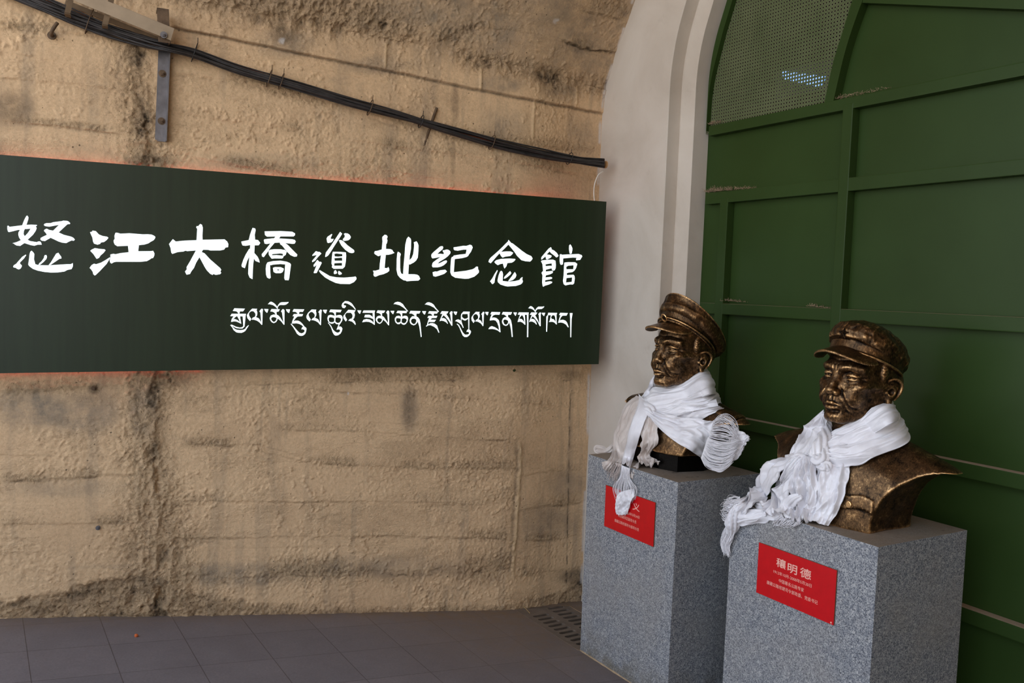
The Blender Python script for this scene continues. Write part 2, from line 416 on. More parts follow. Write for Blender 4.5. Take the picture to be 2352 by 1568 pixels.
    lumps = sst(0.22, 0.5, fbm(u * 40 + v * 22, v * 40 - u * 22, 141, 3)) * sst(-0.1, 0.4, fbm(u * 4, v * 5, 143, 2)); h += 0.004 * lumps
    dark += 0.38 * cr * sst(-0.05, -0.55, g1) + 0.10 * cr * sst(0.0, -0.5, g2); light += 0.22 * cr * sst(0.25, 0.7, g1)  # crevices tinted darker and ridges paler, granular shading painted into the colour
    vs_ = fbm(u * 26, v * 1.6, 151, 3); grey += 0.30 * sst(0.10, 0.45, vs_) * sst(-0.2, 0.3, vnoise(u * 2, v * 2.5, 152))
    h = np.where(X < -0.25, 0, h)
    P = P + N * h[..., None]
    nx, ny = X.shape
    idx = np.arange(nx * ny).reshape(nx, ny)
    Fq = np.stack([idx[:-1, :-1], idx[:-1, 1:], idx[1:, 1:], idx[1:, :-1]], -1).reshape(-1, 4)
    o = obj('wall_left', P.reshape(-1, 3), Fq, M_CONC, None, True); tag(o, kind='structure')
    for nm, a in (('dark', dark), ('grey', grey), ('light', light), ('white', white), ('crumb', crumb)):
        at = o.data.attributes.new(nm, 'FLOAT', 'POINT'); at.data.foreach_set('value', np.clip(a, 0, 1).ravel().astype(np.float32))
    return o
build_wall_left()
# far side of the tunnel, behind and to the right of the camera: mirror of the profile
def build_wall_right():
    xs = np.arange(MOUTH, 3.2, 0.35); ts = np.concatenate([np.arange(-3.3, 0.3, 0.4), [0], np.arange(0.3, _vl[-1], 0.3), [_vl[-1]]]); ts.sort()
    X, T = np.meshgrid(xs, ts, indexing='ij'); P = wall_pt(X, T); P[..., 1] = 2 * YC - P[..., 1]
    idx = np.arange(X.size).reshape(X.shape)
    Fq = np.stack([idx[:-1, :-1], idx[1:, :-1], idx[1:, 1:], idx[:-1, 1:]], -1).reshape(-1, 4)
    tag(obj('wall_right', P.reshape(-1, 3), Fq, M_CONC, None, True), kind='structure')
build_wall_right()

# ---- floor: stone tiles on a ramp that falls towards the gate
def m_floor():
    m, nt, b = new_mat('stone_tiles'); t = NT(nt)
    pos = t.n('NewGeometry').outputs['Position']
    mp = t.n('Mapping', vector_type='TEXTURE'); mp.inputs['Location'].default_value = (0.046, 4.842, 0); mp.inputs['Rotation'].default_value = (0, 0, math.radians(1.5))
    t.l(pos, mp.inputs[0])
    br = t.n('TexBrick'); br.offset = 0.37; br.offset_frequency = 1
    br.inputs['Scale'].default_value = 1.0; br.inputs['Brick Width'].default_value = 0.297; br.inputs['Row Height'].default_value = 0.297
    br.inputs['Mortar Size'].default_value = 0.0022; br.inputs['Mortar Smooth'].default_value = 0.5; br.inputs['Bias'].default_value = 0
    br.inputs['Color1'].default_value = sc(112, 108, 112); br.inputs['Color2'].default_value = sc(124, 118, 121); br.inputs['Mortar'].default_value = sc(70, 64, 64)
    rt = t.n('Mapping'); rt.inputs['Rotation'].default_value = (0, 0, math.radians(90)); t.l(mp.outputs[0], rt.inputs[0]); t.l(rt.outputs[0], br.inputs['Vector'])
    base = t.mix(0.25, br.outputs['Color'], t.ramp(t.noise(pos, 5, 6, 0.6), [(0.3, sc(92, 82, 82)), (0.7, sc(140, 130, 128))]))
    base = t.mix(t.ramp(t.noise(pos, 120, 3, 0.7), [(0.35, G(0.25)), (0.65, G(0))]), base, sc(70, 64, 66))
    base = t.mix(t.math('MULTIPLY', t.attr('dust'), t.ramp(t.noise(pos, 16, 5, 0.7), [(0.3, G(0.4)), (0.65, G(1))])), base, sc(120, 100, 78))
    t.l(base, b.inputs['Base Color']); b.inputs['Roughness'].default_value = 0.62; b.inputs['Specular IOR Level'].default_value = 0.4
    hgt = t.math('SUBTRACT', t.math('MULTIPLY', t.noise(pos, 170, 4, 0.7), 0.35), br.outputs['Fac'])
    t.l(t.bump(hgt, 0.35, 0.003), b.inputs['Normal'])
    return m
M_FLOOR = m_floor()
def build_floor():
    xs = np.concatenate([np.arange(-3.5, -0.5, 0.6), np.arange(-0.5, 2.40, 0.05), [2.41, 2.46, 2.6, 2.7, 2.78, 2.82, 2.9, 3.0, 3.25]]); ys = np.concatenate([np.arange(-7, 2, 0.5), np.arange(2, 3.28, 0.05), [3.29], np.arange(3.34, 3.88, 0.05), [3.90, 3.95, 4.0, 4.1, 4.2, 4.4, 8]])
    X, Y = np.meshgrid(xs, ys, indexing='ij')
    Z = np.where(X > -9, floor_z(X, np.clip(Y, -3.4, 4.3)), 0); P = np.stack([X, Y, Z], -1)
    idx = np.arange(X.size).reshape(X.shape); Fq = np.stack([idx[:-1, :-1], idx[1:, :-1], idx[1:, 1:], idx[:-1, 1:]], -1).reshape(-1, 4)
    cen = P.reshape(-1, 3)[Fq].mean(1)
    keep = ~((cen[:, 0] > 2.411) & (cen[:, 0] < 2.779) & (cen[:, 1] < 3.90) & (cen[:, 1] > 3.29))    # drain channel left open
    o = obj('floor', P.reshape(-1, 3), Fq[keep], M_FLOOR); tag(o, kind='structure')
    wy = wall_y(X)
    dust = np.clip(np.exp(-np.clip(wy - Y, 0, None) / 0.09) * 0.9 + sst(1.2, 2.4, X) * 0.75 * sst(2.6, 3.6, Y), 0, 1)
    at = o.data.attributes.new('dust', 'FLOAT', 'POINT'); at.data.foreach_set('value', dust.ravel().astype(np.float32))
build_floor()

# ---- grey-white plaster arch around the gate
def m_plaster():
    m, nt, b = new_mat('painted_plaster'); t = NT(nt)
    pos = t.n('NewGeometry').outputs['Position']
    base = t.ramp(t.noise(pos, 2.0, 6, 0.6, 0.5), [(0.3, sc(188, 177, 163)), (0.5, sc(200, 190, 177)), (0.7, sc(209, 200, 188))])
    base = t.mix(t.ramp(t.noise(pos, 7, 8, 0.75), [(0.60, G(0)), (0.78, G(0.35))]), base, sc(150, 135, 122))
    t.l(base, b.inputs['Base Color']); b.inputs['Roughness'].default_value = 0.7; b.inputs['Specular IOR Level'].default_value = 0.3
    t.l(t.bump(t.noise(pos, 22, 5, 0.6), 0.15, 0.004), b.inputs['Normal'])
    return m
M_PLAS = m_plaster()
def arch(Yj, zs, ang, R1, R2, zb=-0.6, n1=10, n2=26):
    """jamb, short bend, big arch up to the crown, in (Y, z); outward normal too"""
    P = [(Yj, zb), (Yj, 0.6), (Yj, 1.6), (Yj, 2.4), (Yj, 2.6), (Yj, 2.7), (Yj, zs - 0.05), (Yj, zs)]; A = [0] * 8
    for k in range(1, n1 + 1):
        a = ang * k / n1; P.append((Yj - R1 * (1 - math.cos(a)), zs + R1 * math.sin(a))); A.append(a)
    y0, z0 = P[-1]
    for k in range(1, n2 + 1):
        a = ang + (math.pi / 2 - ang) * k / n2; P.append((y0 - R2 * (math.cos(ang) - math.cos(a)), z0 + R2 * (math.sin(a) - math.sin(ang)))); A.append(a)
    return np.array(P), np.array(A)
AP, AA = arch(3.397, 2.80, math.radians(20), 1.0, 3.2)
def aoff(d):                                                        # offset of the arch line, + = outwards
    return np.stack([AP[:, 0] + d * np.cos(AA), AP[:, 1] + d * np.sin(AA)], 1)
def build_trim():
    prof = [(2.91, 0.95), (2.91, 0.003), (2.914, -0.001), (2.993, -0.001), (2.996, -0.004), (2.996, -0.098), (2.999, -0.101), (3.12, -0.101)]
    rows = []
    for X, d in prof:
        c = aoff(d); full = np.vstack([c, np.stack([2 * AP[-1, 0] - c[::-1, 0], c[::-1, 1]], 1)[1:]])
        rows.append(np.stack([np.full(len(full), X), full[:, 0], full[:, 1]], 1))
    Rr = np.array(rows); k, n = Rr.shape[:2]; idx = np.arange(k * n).reshape(k, n)
    Fq = np.stack([idx[:-1, :-1], idx[:-1, 1:], idx[1:, 1:], idx[1:, :-1]], -1).reshape(-1, 4)
    o = obj('trim_1', Rr.reshape(-1, 3), Fq, M_PLAS, None, True, 25); tag(o, kind='structure')
build_trim()

# ---- the green steel gate
def m_green(name='green_paint', dust=True):
    m, nt, b = new_mat(name); t = NT(nt)
    ge = t.n('NewGeometry'); pos = ge.outputs['Position']
    base = t.ramp(t.noise(pos, 1.6, 5, 0.55), [(0.3, sc(40, 58, 22)), (0.7, sc(47, 67, 30))])
    if dust:
        sp = t.n('SeparateXYZ'); t.l(ge.outputs['True Normal'], sp.inputs[0])
        up = t.ramp(sp.outputs['Z'], [(0.45, G(0)), (0.72, G(0.92))])
        base = t.mix(up, base, t.mix(t.noise(pos, 60, 4), sc(150, 128, 106), sc(180, 158, 134)))
        scr = t.ramp(t.noise(pos, 55, 9, 0.8, 1.5), [(0.70, G(0)), (0.76, G(0.5))]); base = t.mix(scr, base, sc(128, 132, 108))
        ru = t.math('ADD', t.math('MULTIPLY', up, 0.5), 0.40)
        t.l(ru, b.inputs['Roughness'])
    else: b.inputs['Roughness'].default_value = 0.4
    t.l(base, b.inputs['Base Color'])
    b.inputs['Specular IOR Level'].default_value = 0.18
    t.l(t.bump(t.noise(pos, 35, 3), 0.06, 0.003), b.inputs['Normal'])
    return m, nt, b, t, base
M_GREEN = m_green()[0]
def m_perf():
    m, nt, b, t, base = m_green('perforated_green', False)
    pos = t.n('NewGeometry').outputs['Position']; sp = t.n('SeparateXYZ'); t.l(pos, sp.inputs[0])
    P = 0.016
    fy = t.math('SUBTRACT', t.math('FRACT', t.math('DIVIDE', sp.outputs['Y'], P)), 0.5); fz = t.math('SUBTRACT', t.math('FRACT', t.math('DIVIDE', t.math('ADD', sp.outputs['Z'], 5.0), P)), 0.5)
    r = t.math('SQRT', t.math('ADD', t.math('MULTIPLY', fy, fy), t.math('MULTIPLY', fz, fz)))
    hole = t.math('LESS_THAN', r, 0.26)
    rim = t.ramp(r, [(0.26, G(0.75)), (0.40, G(0.0))])
    dustn = t.ramp(t.noise(pos, 6, 5), [(0.3, G(0.35)), (0.7, G(0.75))])
    c = t.mix(dustn, base, sc(96, 104, 74)); c = t.mix(rim, c, sc(140, 136, 108))
    t.l(c, b.inputs['Base Color']); b.inputs['Roughness'].default_value = 0.6
    tr = t.n('BsdfTransparent'); mx = t.n('MixShader'); t.l(hole, mx.inputs[0]); t.l(b.outputs[0], mx.inputs[1]); t.l(tr.outputs[0], mx.inputs[2])
    t.l(mx.outputs[0], nt.nodes['Material Output'].inputs['Surface'])
    return m
M_PERF = m_perf()
XR, XPAN = 3.055, 3.10
_kg = 3.055 / 3.09                                                  # measured on X = 3.09, the bars' faces stand at XR
gy = lambda y: y * _kg
gz = lambda z: CAMH + (z - CAMH) * _kg
def build_gate():
    g = thing('door_1', (XR, 2.0, 0.0), kind='structure')
    q = lambda y, z, X=XR: (X, y, z)
    outer = aoff(-0.1005); sel = outer[:, 1] < 4.2
    jam = outer[sel]; kj = XR / 3.082; jam = jam * kj + [0, CAMH * (1 - kj)]     # bars stop where the sight line meets the jamb
    a1l = [(2.574, 2.615), (2.569, 2.632), (2.537, 2.788), (2.495, 2.917), (2.456, 3.035), (2.40, 3.17), (2.30, 3.38), (2.15, 3.62), (1.95, 3.9), (1.7, 4.15)]
    a1r = [(2.525, 2.615), (2.518, 2.646), (2.482, 2.808), (2.446, 2.92), (2.405, 3.021), (2.35, 3.15), (2.25, 3.35), (2.105, 3.585), (1.91, 3.86), (1.66, 4.11)]
    a1l = catmull(np.array(a1l) * _kg + [0, CAMH * (1 - _kg)], 40); a1r = catmull(np.array(a1r) * _kg + [0, CAMH * (1 - _kg)], 40)
    up = jam[jam[:, 1] > 2.585]
    zj = np.interp(2.60, [0, 1], [0, 1]); start = (3.31, 2.585)
    mb = MB()
    mb.prism([[q(-2.9, -0.6, XPAN), q(3.31, -0.6, XPAN), q(3.31, 2.6, XPAN), q(-2.9, 2.6, XPAN)]], (0.012, 0, 0)); mb.build('panel', M_GREEN, g)
    mb = MB(); mb.prism([[q(*p, XPAN) for p in a1l[::-1]] + [q(2.56, 2.59, XPAN), q(-2.9, 2.59, XPAN), q(-2.9, 4.15, XPAN), q(0, 5.3, XPAN), q(1.7, 4.15, XPAN)][:2] + [q(-0.5, 5.3, XPAN), q(1.7, 4.6, XPAN)]], (0.012, 0, 0)); mb.build('panel', M_GREEN, g)
    mb = MB(); poly = [q(*start, 3.082)] + [q(p[0] + 0.06, p[1], 3.082) for p in up] + [q(*p, 3.082) for p in a1l[::-1]] + [q(2.56, 2.585, 3.082)]
    mb.prism([poly], (0.002, 0, 0)); mb.build('perforated_sheet', M_PERF, g)
    # flange along the plaster arch
    mb = MB(); inn = aoff(-0.1005 - 0.035)[sel] * kj + [0, CAMH * (1 - kj)]; mm = jam[:, 1] > 2.59
    wdt = 0.035 * sst(2.70, 3.05, jam[mm][:, 1])[:, None] + 0.003
    dirv = (inn[mm] - jam[mm]) / 0.035
    innr = jam[mm] + dirv * wdt
    mb.prism([[q(*p) for p in jam[mm]] + [q(*p) for p in innr[::-1]]], (0.03, 0, 0)); mb.build('flange', M_GREEN, g, False)
    mb = MB(); mb.prism([[q(*p, XR + 0.0006) for p in a1l] + [q(*p, XR + 0.0006) for p in a1r[::-1]]], (0.044, 0, 0)); mb.build('curved_bar', M_GREEN, g)
    for z0, z1 in ((2.575, 2.625), (2.226, 2.283), (1.668, 1.722), (1.112, 1.168), (0.571, 0.626), (0.02, 0.075)):
        mb = MB(); mb.box((XR, -2.7, gz(z0)), (XPAN, 3.249, gz(z1)), 0.004); mb.build('rail', M_GREEN, g)
    for y0, y1, zb, zt in ((3.122, 3.177, -0.5, 2.25), (2.418, 2.470, -0.5, 2.60), (1.36, 1.412, -0.5, 2.60), (0.66, 0.712, -0.5, 2.6), (-0.04, 0.012, -0.5, 2.6), (-0.74, -0.688, -0.5, 2.6)):
        mb = MB(); mb.box((XR - 0.0008, gy(y0), zb), (XPAN, gy(y1), gz(zt)), 0.004); mb.build('stile', M_GREEN, g)
    a = np.array([gy(2.405), gz(3.010)]); e = np.array([gy(1.30), gz(2.68)]); w = np.array([0.05 * 0.29, 0.058])
    mb = MB(); mb.prism([[q(*(a + [0.0, 0])), q(*e), q(*(e + w)), q(*(a + [-0.01, 0.058]))]], (0.045, 0, 0)); mb.build('brace', M_GREEN, g)
build_gate()
# dark passage box added to block sky light; bluish light seen through the holes
M_DARK = plain('dark_plaster', sc(60, 55, 50), 0.9)
def build_back():
    x0, x1, y0, y1, z0, z1 = 3.2, 6.0, -3.2, 4.4, -0.8, 5.6
    V = [(x0, y0, z0), (x1, y0, z0), (x1, y1, z0), (x0, y1, z0), (x0, y0, z1), (x1, y0, z1), (x1, y1, z1), (x0, y1, z1)]
    tag(obj('blackout_box', V, [(0, 1, 2, 3), (7, 6, 5, 4), (1, 5, 6, 2), (0, 4, 5, 1), (2, 6, 7, 3)], M_DARK), kind='structure')
    A = [onX(1792, 162, 4.2), onX(1894, 175, 4.2), onX(1880, 200, 4.2), onX(1802, 182, 4.2)]
    t = thing('light_panel', A[3], 'bluish lit panel glimpsed through the holes of the perforated green sheet', 'light')
    mb = MB(); mb.prism([A], (0.02, 0, 0)); mb.build('lit_face', emit('blue_light', (0.12, 0.36, 1.0, 1), 1.4), t)
    mb = MB(); c = np.mean(A, 0); mb.box((4.221, A[1][1] - 0.05, c[2] - 0.09), (4.26, A[0][1] + 0.05, c[2] + 0.09)); mb.build('housing', M_DARK, t)
build_back()
M_WEB = plain('grey_tan_dust', sc(150, 128, 104), 0.95)
def build_webs():
    rnd = random.Random(9)
    for (ax, ay), (bx, by), n, ln, lab in (((1624, 441), (1735, 431), 240, 0.030, 'tan cobweb and dust matted along the gate rail beside the arch'), ((1634, 286), (1668, 279), 90, 0.022, 'small cobweb at the lower left corner of the perforated sheet'),
            ((1918, 229), (2040, 201), 130, 0.016, 'dusty cobweb on the gate rail right of the curved bar'), ((1661, 690), (1712, 694), 110, 0.018, 'dusty cobweb on the gate rail just above the peaked cap'), ((1862, 703), (1906, 708), 80, 0.016, 'dusty cobweb on the gate rail above and left of the soft cap')):
        A, B = onX(ax, ay, XPAN - 0.022), onX(bx, by, XPAN - 0.022); mb = MB()
        for i in range(n):
            f = rnd.random() ** 1.4; p = A + (B - A) * f + np.array([rnd.uniform(-0.02, 0.02), 0, 0.001]); L = ln * (1.15 - 0.8 * f) * rnd.uniform(0.4, 1)
            d = np.array([rnd.gauss(0, 0.5), rnd.gauss(0, 1), abs(rnd.gauss(0, 0.8)) + 0.1]); d /= np.linalg.norm(d); e = np.array([rnd.gauss(0, 1) for _ in range(3)]) * L * 0.4
            p1 = p + d * L * 0.5 + e * 0.5; p2 = p + d * L + e * 0.2
            for P_ in (p1, p2): P_[0] = min(P_[0], XPAN - 0.002)
            mb.tube([p, p1, p2], rnd.uniform(0.0004, 0.0009), 3, False)
        tag(mb.build('cobweb', M_WEB), lab, 'cobweb', 'dusty cobwebs on the gate rails', 'stuff')
build_webs()
# ================================================================== sign board with lit lettering
def poly(s): return [tuple(float(a) for a in p.split(',')) for p in s.split()]
# outlines traced on the board's face, in the tracing's own units: (x0, y0, scale, shapes); ';' parts shapes, '|' cuts holes
GLYPHS = [
('character', 0, 480, 9.8, "165,380 185,372 215,400 500,365 520,310 550,235 590,160 615,145 640,185 635,230 595,355 700,350 825,355 835,370 805,385 825,430 800,495 740,580 620,690 680,720 835,745 850,730 900,728 920,745 940,800 850,800 770,825 690,810 550,765 510,790 455,828 375,820 330,795 320,780 280,768 370,745 470,700 430,640 412,575 415,530 450,465 400,470 300,495 200,518 180,505 165,450|555,450 690,440 625,540 555,612 530,560 535,500;985,355 1005,330 1040,318 1140,315 1200,295 1400,270 1420,260 1510,265 1545,280 1580,315 1575,335 1520,340 1480,375 1320,525 1440,580 1600,620 1650,645 1685,685 1660,712 1610,705 1545,735 1490,765 1400,755 1320,730 1140,645 1010,720 940,710 910,690 915,650 960,625 1055,580 1040,550 990,490 1000,465 1050,440 1110,470 1195,485 1330,355 1240,370 1110,395 1060,390 1010,380;575,1025 590,1035 540,1110 450,1200 450,1230 490,1265 490,1290 465,1335 425,1358 385,1345 350,1318 310,1315 295,1295 310,1265 365,1230 420,1165 500,1075;710,935 750,975 772,1010 765,1130 795,1240 870,1262 1100,1265 1500,1240 1590,1240 1640,1215 1640,1290 1610,1350 1515,1370 1450,1405 1300,1425 1150,1428 1000,1415 850,1385 740,1345 660,1285 635,1250 650,1150 665,1020 680,965;1010,1035 1045,1035 1058,1075 1045,1120 980,1190 900,1255 865,1258 880,1225 940,1170 990,1095 995,1060;1310,980 1380,1075 1382,1112 1335,1120 1250,1180 1135,1258 1095,1260 1150,1190 1265,1000 1290,995"),
('character', 195, 500, 9.8, "115,325 165,310 170,288 245,300 315,375 400,410 500,425 530,450 490,500 430,545 360,555 345,585 285,605 205,580 180,525 170,450 135,370;120,742 155,715 225,682 330,700 440,708 465,730 420,790 350,850 320,900 265,925 240,890 190,815;105,1128 150,1065 205,1032 250,1045 360,1010 450,960 560,890 570,905 490,1035 420,1110 330,1205 240,1290 220,1298 190,1270 175,1215 140,1160;680,355 695,335 735,338 800,358 1000,348 1300,372 1420,370 1500,378 1560,405 1588,432 1575,470 1545,505 1480,540 1430,575 1340,602 1215,615 1200,752 1490,750 1535,742 1565,800 1562,850 1535,905 1500,910 1450,945 1395,975 1250,990 1000,990 700,990 650,1000 600,1030 570,1010 558,960 575,905 575,825 640,810 690,820 800,795 985,775 970,630 730,640 670,600 650,550 645,515 672,470 665,410"),
('character', 375, 500, 9.8, "215,480 285,535 400,520 550,510 750,505 765,250 742,215 755,185 785,190 830,140 870,155 890,220 882,400 885,495 1380,485 1440,535 1465,590 1460,660 1400,670 1370,715 1280,735 1060,735 1010,720 895,718 865,770 930,800 1060,940 1280,1130 1305,1170 1285,1210 1305,1240 1280,1268 1180,1285 1130,1262 1110,1285 1060,1262 980,1180 930,1100 815,885 740,1010 690,1130 635,1200 600,1265 525,1280 490,1210 530,1160 525,1110 600,985 735,735 540,750 500,740 450,760 330,770 205,812 180,780 165,680 130,590"),
('character', 540, 510, 10.456, "420,138 480,150 495,190 472,300 480,420 550,430 605,500 565,555 470,555 462,740 540,830 575,900 590,970 490,930 455,870 435,1000 425,1180 418,1370 350,1330 315,1240 325,1020 345,820 290,930 235,1105 165,1075 155,1035 200,900 260,770 340,640 360,640 365,550 250,568 180,558 160,510 150,465 330,430 360,300 395,200;710,220 1100,215 1370,230 1440,270 1440,310 1405,342 1090,342 1055,390 1370,410 1430,425 1458,465 1430,515 1385,522 1200,500 1270,550 1370,655 1495,780 1480,825 1420,830 1330,790 1250,710 1130,560 1090,535 1075,490 950,495 860,600 760,745 690,840 650,825 640,770 740,650 850,510 760,525 710,515 690,430 710,410 800,400 940,385 970,345 770,348 720,310;805,690 850,660 950,650 1100,652 1200,668 1240,710 1215,785 1160,825 1155,850 1130,872 940,870 880,878 850,840 810,780|888,768 1090,750 1150,760 1150,805 1000,790 890,795;780,965 910,935 1090,925 1240,950 1320,985 1342,1020 1325,1150 1300,1340 1285,1395 1200,1390 1182,1340 1195,1170 1205,1015 1090,1005 900,1020 880,1032 840,1028 845,1200 855,1335 825,1358 770,1330 745,1260 738,1120 750,1020;910,1098 960,1078 1090,1080 1165,1110 1168,1140 1140,1200 1090,1225 980,1225 925,1195|1010,1135 1060,1135 1055,1160 1010,1155"),
('character', 705, 520, 11.2, "640,190 650,210 610,290 620,322 690,318 665,370 630,405 550,425 525,410 508,310 530,265;855,138 905,185 890,215 700,510 580,700 540,750 485,785 470,775 490,670 610,510 740,310;950,190 985,172 1050,180 1100,215 1130,270 1110,320 1060,355 965,370 928,350 930,320 975,270 975,225;828,350 880,350 940,380 1040,480 1210,605 1220,640 1210,670 1160,685 1090,670 990,600 890,490 840,400;668,650 850,652 1000,665 1010,750 1000,900 975,1030 920,1085 690,1088 640,1045 655,1010 635,950 640,850 655,700|705,705 760,692 900,708 915,715 915,762 800,775 715,768|705,815 905,800 912,880 715,880|705,945 905,935 905,1008 700,1008;705,1140 740,1120 775,1180 765,1210 710,1225 692,1200;825,1140 895,1195 895,1225 835,1245 805,1215 805,1160;140,735 230,635 260,640 280,652 330,655 372,695 280,790 210,880 140,918 135,885 260,735 190,745 145,755;270,858 320,910 360,908 382,935 350,1000 250,1195 185,1200 175,1185 255,985 190,1035 175,1030 172,990;325,1118 430,1180 590,1275 750,1305 950,1315 1200,1295 1250,1285 1275,1320 1270,1360 1210,1430 1100,1480 860,1475 740,1450 600,1385 470,1310 360,1210 315,1150"),
('character', 845, 525, 11.2, "375,210 435,155 480,165 508,205 490,260 503,300 490,375 470,395 465,520 580,525 625,545 660,600 685,622 600,655 530,670 460,672 430,1010 500,1015 525,985 550,1035 550,1085 500,1125 400,1170 290,1195 200,1235 165,1225 145,1185 155,1135 135,1080 200,1080 300,1050 310,900 340,680 270,708 190,660 165,630 180,580 265,565 360,535 380,320 372,260;775,592 830,625 848,660 830,720 830,1000 838,1095 860,1155 910,1172 920,980 950,650 965,420 1000,265 1045,205 1100,255 1112,300 1108,520 1075,700 1070,815 1130,750 1170,650 1185,530 1195,420 1185,350 1250,325 1280,365 1303,430 1300,560 1285,740 1240,820 1180,870 1080,922 1055,910 1040,1170 1200,1172 1270,1185 1315,1215 1345,1290 1300,1335 1140,1340 1000,1352 980,1335 920,1325 830,1265 770,1190 740,1060 745,800 758,640"),
('character', 980, 545, 14.254, "155,600 165,550 230,480 440,300 480,288 530,290 542,340 520,390 400,490 350,545 450,535 555,550 572,515 525,440 545,420 590,420 640,398 700,402 760,440 782,480 770,530 700,610 600,690 430,790 355,855 440,838 560,775 640,750 670,780 650,830 560,910 470,955 360,980 205,980 178,940 190,860 215,815 300,750 420,665 500,600 450,635 320,668 195,688 165,650;200,1140 280,1115 340,1120 450,1075 610,1058 665,1115 580,1190 430,1245 290,1285 220,1265;885,325 1000,310 1200,275 1300,280 1420,240 1475,260 1508,330 1450,470 1375,570 1365,600 1310,640 1150,680 920,708 905,900 890,1140 1100,1115 1300,1090 1500,1045 1570,1010 1630,955 1680,960 1685,1040 1712,1090 1710,1150 1650,1210 1560,1285 1370,1350 1250,1355 940,1320 820,1245 780,1150 785,950 805,700 830,640 865,640 890,595 1060,565 1285,540 1315,400 1210,400 1020,435 920,420 890,390"),
('character', 1110, 540, 12.06, "700,130 775,215 810,225 920,310 1070,430 1200,520 1330,580 1368,645 1340,690 1300,730 1170,720 1060,690 940,570 860,450 700,255 590,370 450,500 370,590 210,775 150,740 165,680 210,620 350,500 470,390 600,260 690,170;455,500 500,460 640,448 760,450 830,485 800,530 750,575 600,595 540,620 500,580;310,740 365,690 500,655 720,645 880,655 892,675 850,725 790,760 670,770 640,860 590,922 570,870 550,785 480,795 405,828 345,785;390,965 400,985 350,1110 325,1200 310,1310 262,1355 235,1335 215,1300 190,1280 260,1185 320,1070;500,985 530,1010 548,1080 535,1265 700,1285 880,1270 1005,1240 1040,1190 1090,1158 1080,1230 1100,1270 1080,1325 1030,1365 900,1405 680,1418 620,1410 480,1365 410,1300 400,1250 430,1110 470,1010;745,995 778,1045 750,1090 680,1150 610,1198 570,1200 600,1140;875,1020 905,1065 918,1110 890,1180 820,1240 700,1278 705,1255 800,1130"),
('character', 1230, 550, 13.07, "460,230 480,250 485,295 560,330 640,400 690,480 670,515 630,535 570,480 470,405 425,350 335,450 410,455 470,475 488,500 460,540 350,600 320,580 305,500 190,600 175,590 185,525 290,400 400,270;170,650 200,625 330,610 520,600 600,635 612,760 605,860 575,920 525,935 500,905 490,860 310,905 305,960 500,940 525,965 510,1005 430,1045 310,1075 300,1135 460,1120 500,1140 495,1175 430,1195 290,1220 285,1275 440,1250 505,1270 490,1305 400,1350 275,1385 240,1415 222,1400 205,1290 215,1070 185,1000 210,960 235,955 220,800 215,740|300,745 400,725 495,715 495,795 450,785 305,795;1045,145 1070,175 1108,260 1105,320 1085,420 1040,428 1025,390 1010,280 1015,180;735,450 765,435 790,455 1000,445 1290,432 1385,465 1405,505 1340,610 1230,622 1220,590 1245,545 1120,540 830,565 825,740 770,760 745,730 730,650;875,690 990,678 1190,682 1255,730 1220,850 1170,930 1110,975 980,995 935,1015 945,1065 1140,1055 1170,1090 1180,1160 1160,1310 1120,1350 1040,1345 900,1375 850,1335 830,1240 850,1080 862,800|920,820 980,785 1150,770 1140,890 930,890|930,1155 1105,1135 1095,1270 915,1290"),
('syllable', 520, 680, 15.68, "230,530 290,435 668,450 600,545 485,545 468,640 440,640 420,600 380,555 340,540;140,715 195,632 705,635 690,720 655,1090 580,1165 480,1165 360,1150 270,1105 205,1065 240,1120 310,1180 380,1210 500,1222 610,1210 680,1175 720,1110 800,1040 805,1060 740,1160 680,1250 620,1290 540,1320 430,1315 360,1300 260,1220 215,1130 140,1040 190,1025 260,1055 350,1100 480,1130 560,1120 610,1085 605,950 590,725 490,725 535,995 450,950 360,912 280,905 170,925 195,820 265,720 180,720|385,710 300,770 230,860 300,820 400,860 490,940 460,850;740,690 765,640 850,530 930,450 1110,455 1085,500 1110,570 1115,620 1100,700 1060,750 1170,800 1200,850 1258,955 1228,590 1190,545 1260,455 1300,455 1320,480 1305,560 1292,1025 1270,1030 1190,940 1100,880 990,845 915,845 950,775 1035,740 1050,680 1045,620 990,550 930,535 870,550 815,610 812,680 850,760 900,820 850,895 760,790;1360,460 1515,465 1475,590 1455,595 1400,540"),
('syllable', 520, 680, 15.68, "1495,290 1575,205 1620,200 1700,240 1770,300 1830,385 1870,310 1930,240 2000,218 2190,215 2240,205 2230,240 2150,300 2080,318 1940,315 1890,340 1845,410 1855,440 1840,460 1770,380 1680,320 1550,285;1585,550 1625,462 1925,470 1880,555 1805,560 1808,660 1880,700 1940,770 2060,960 2005,590 1970,545 2020,470 2060,468 2092,510 2090,1020 2070,1030 1980,910 1900,840 1845,800 1835,860 1790,930 1710,970 1640,940 1580,860 1560,790 1600,700 1680,665 1775,660 1730,590 1660,555|1610,800 1650,755 1720,750 1810,785 1800,850 1770,900 1710,932 1660,900 1620,850;2145,470 2295,475 2260,600 2235,600 2180,545"),
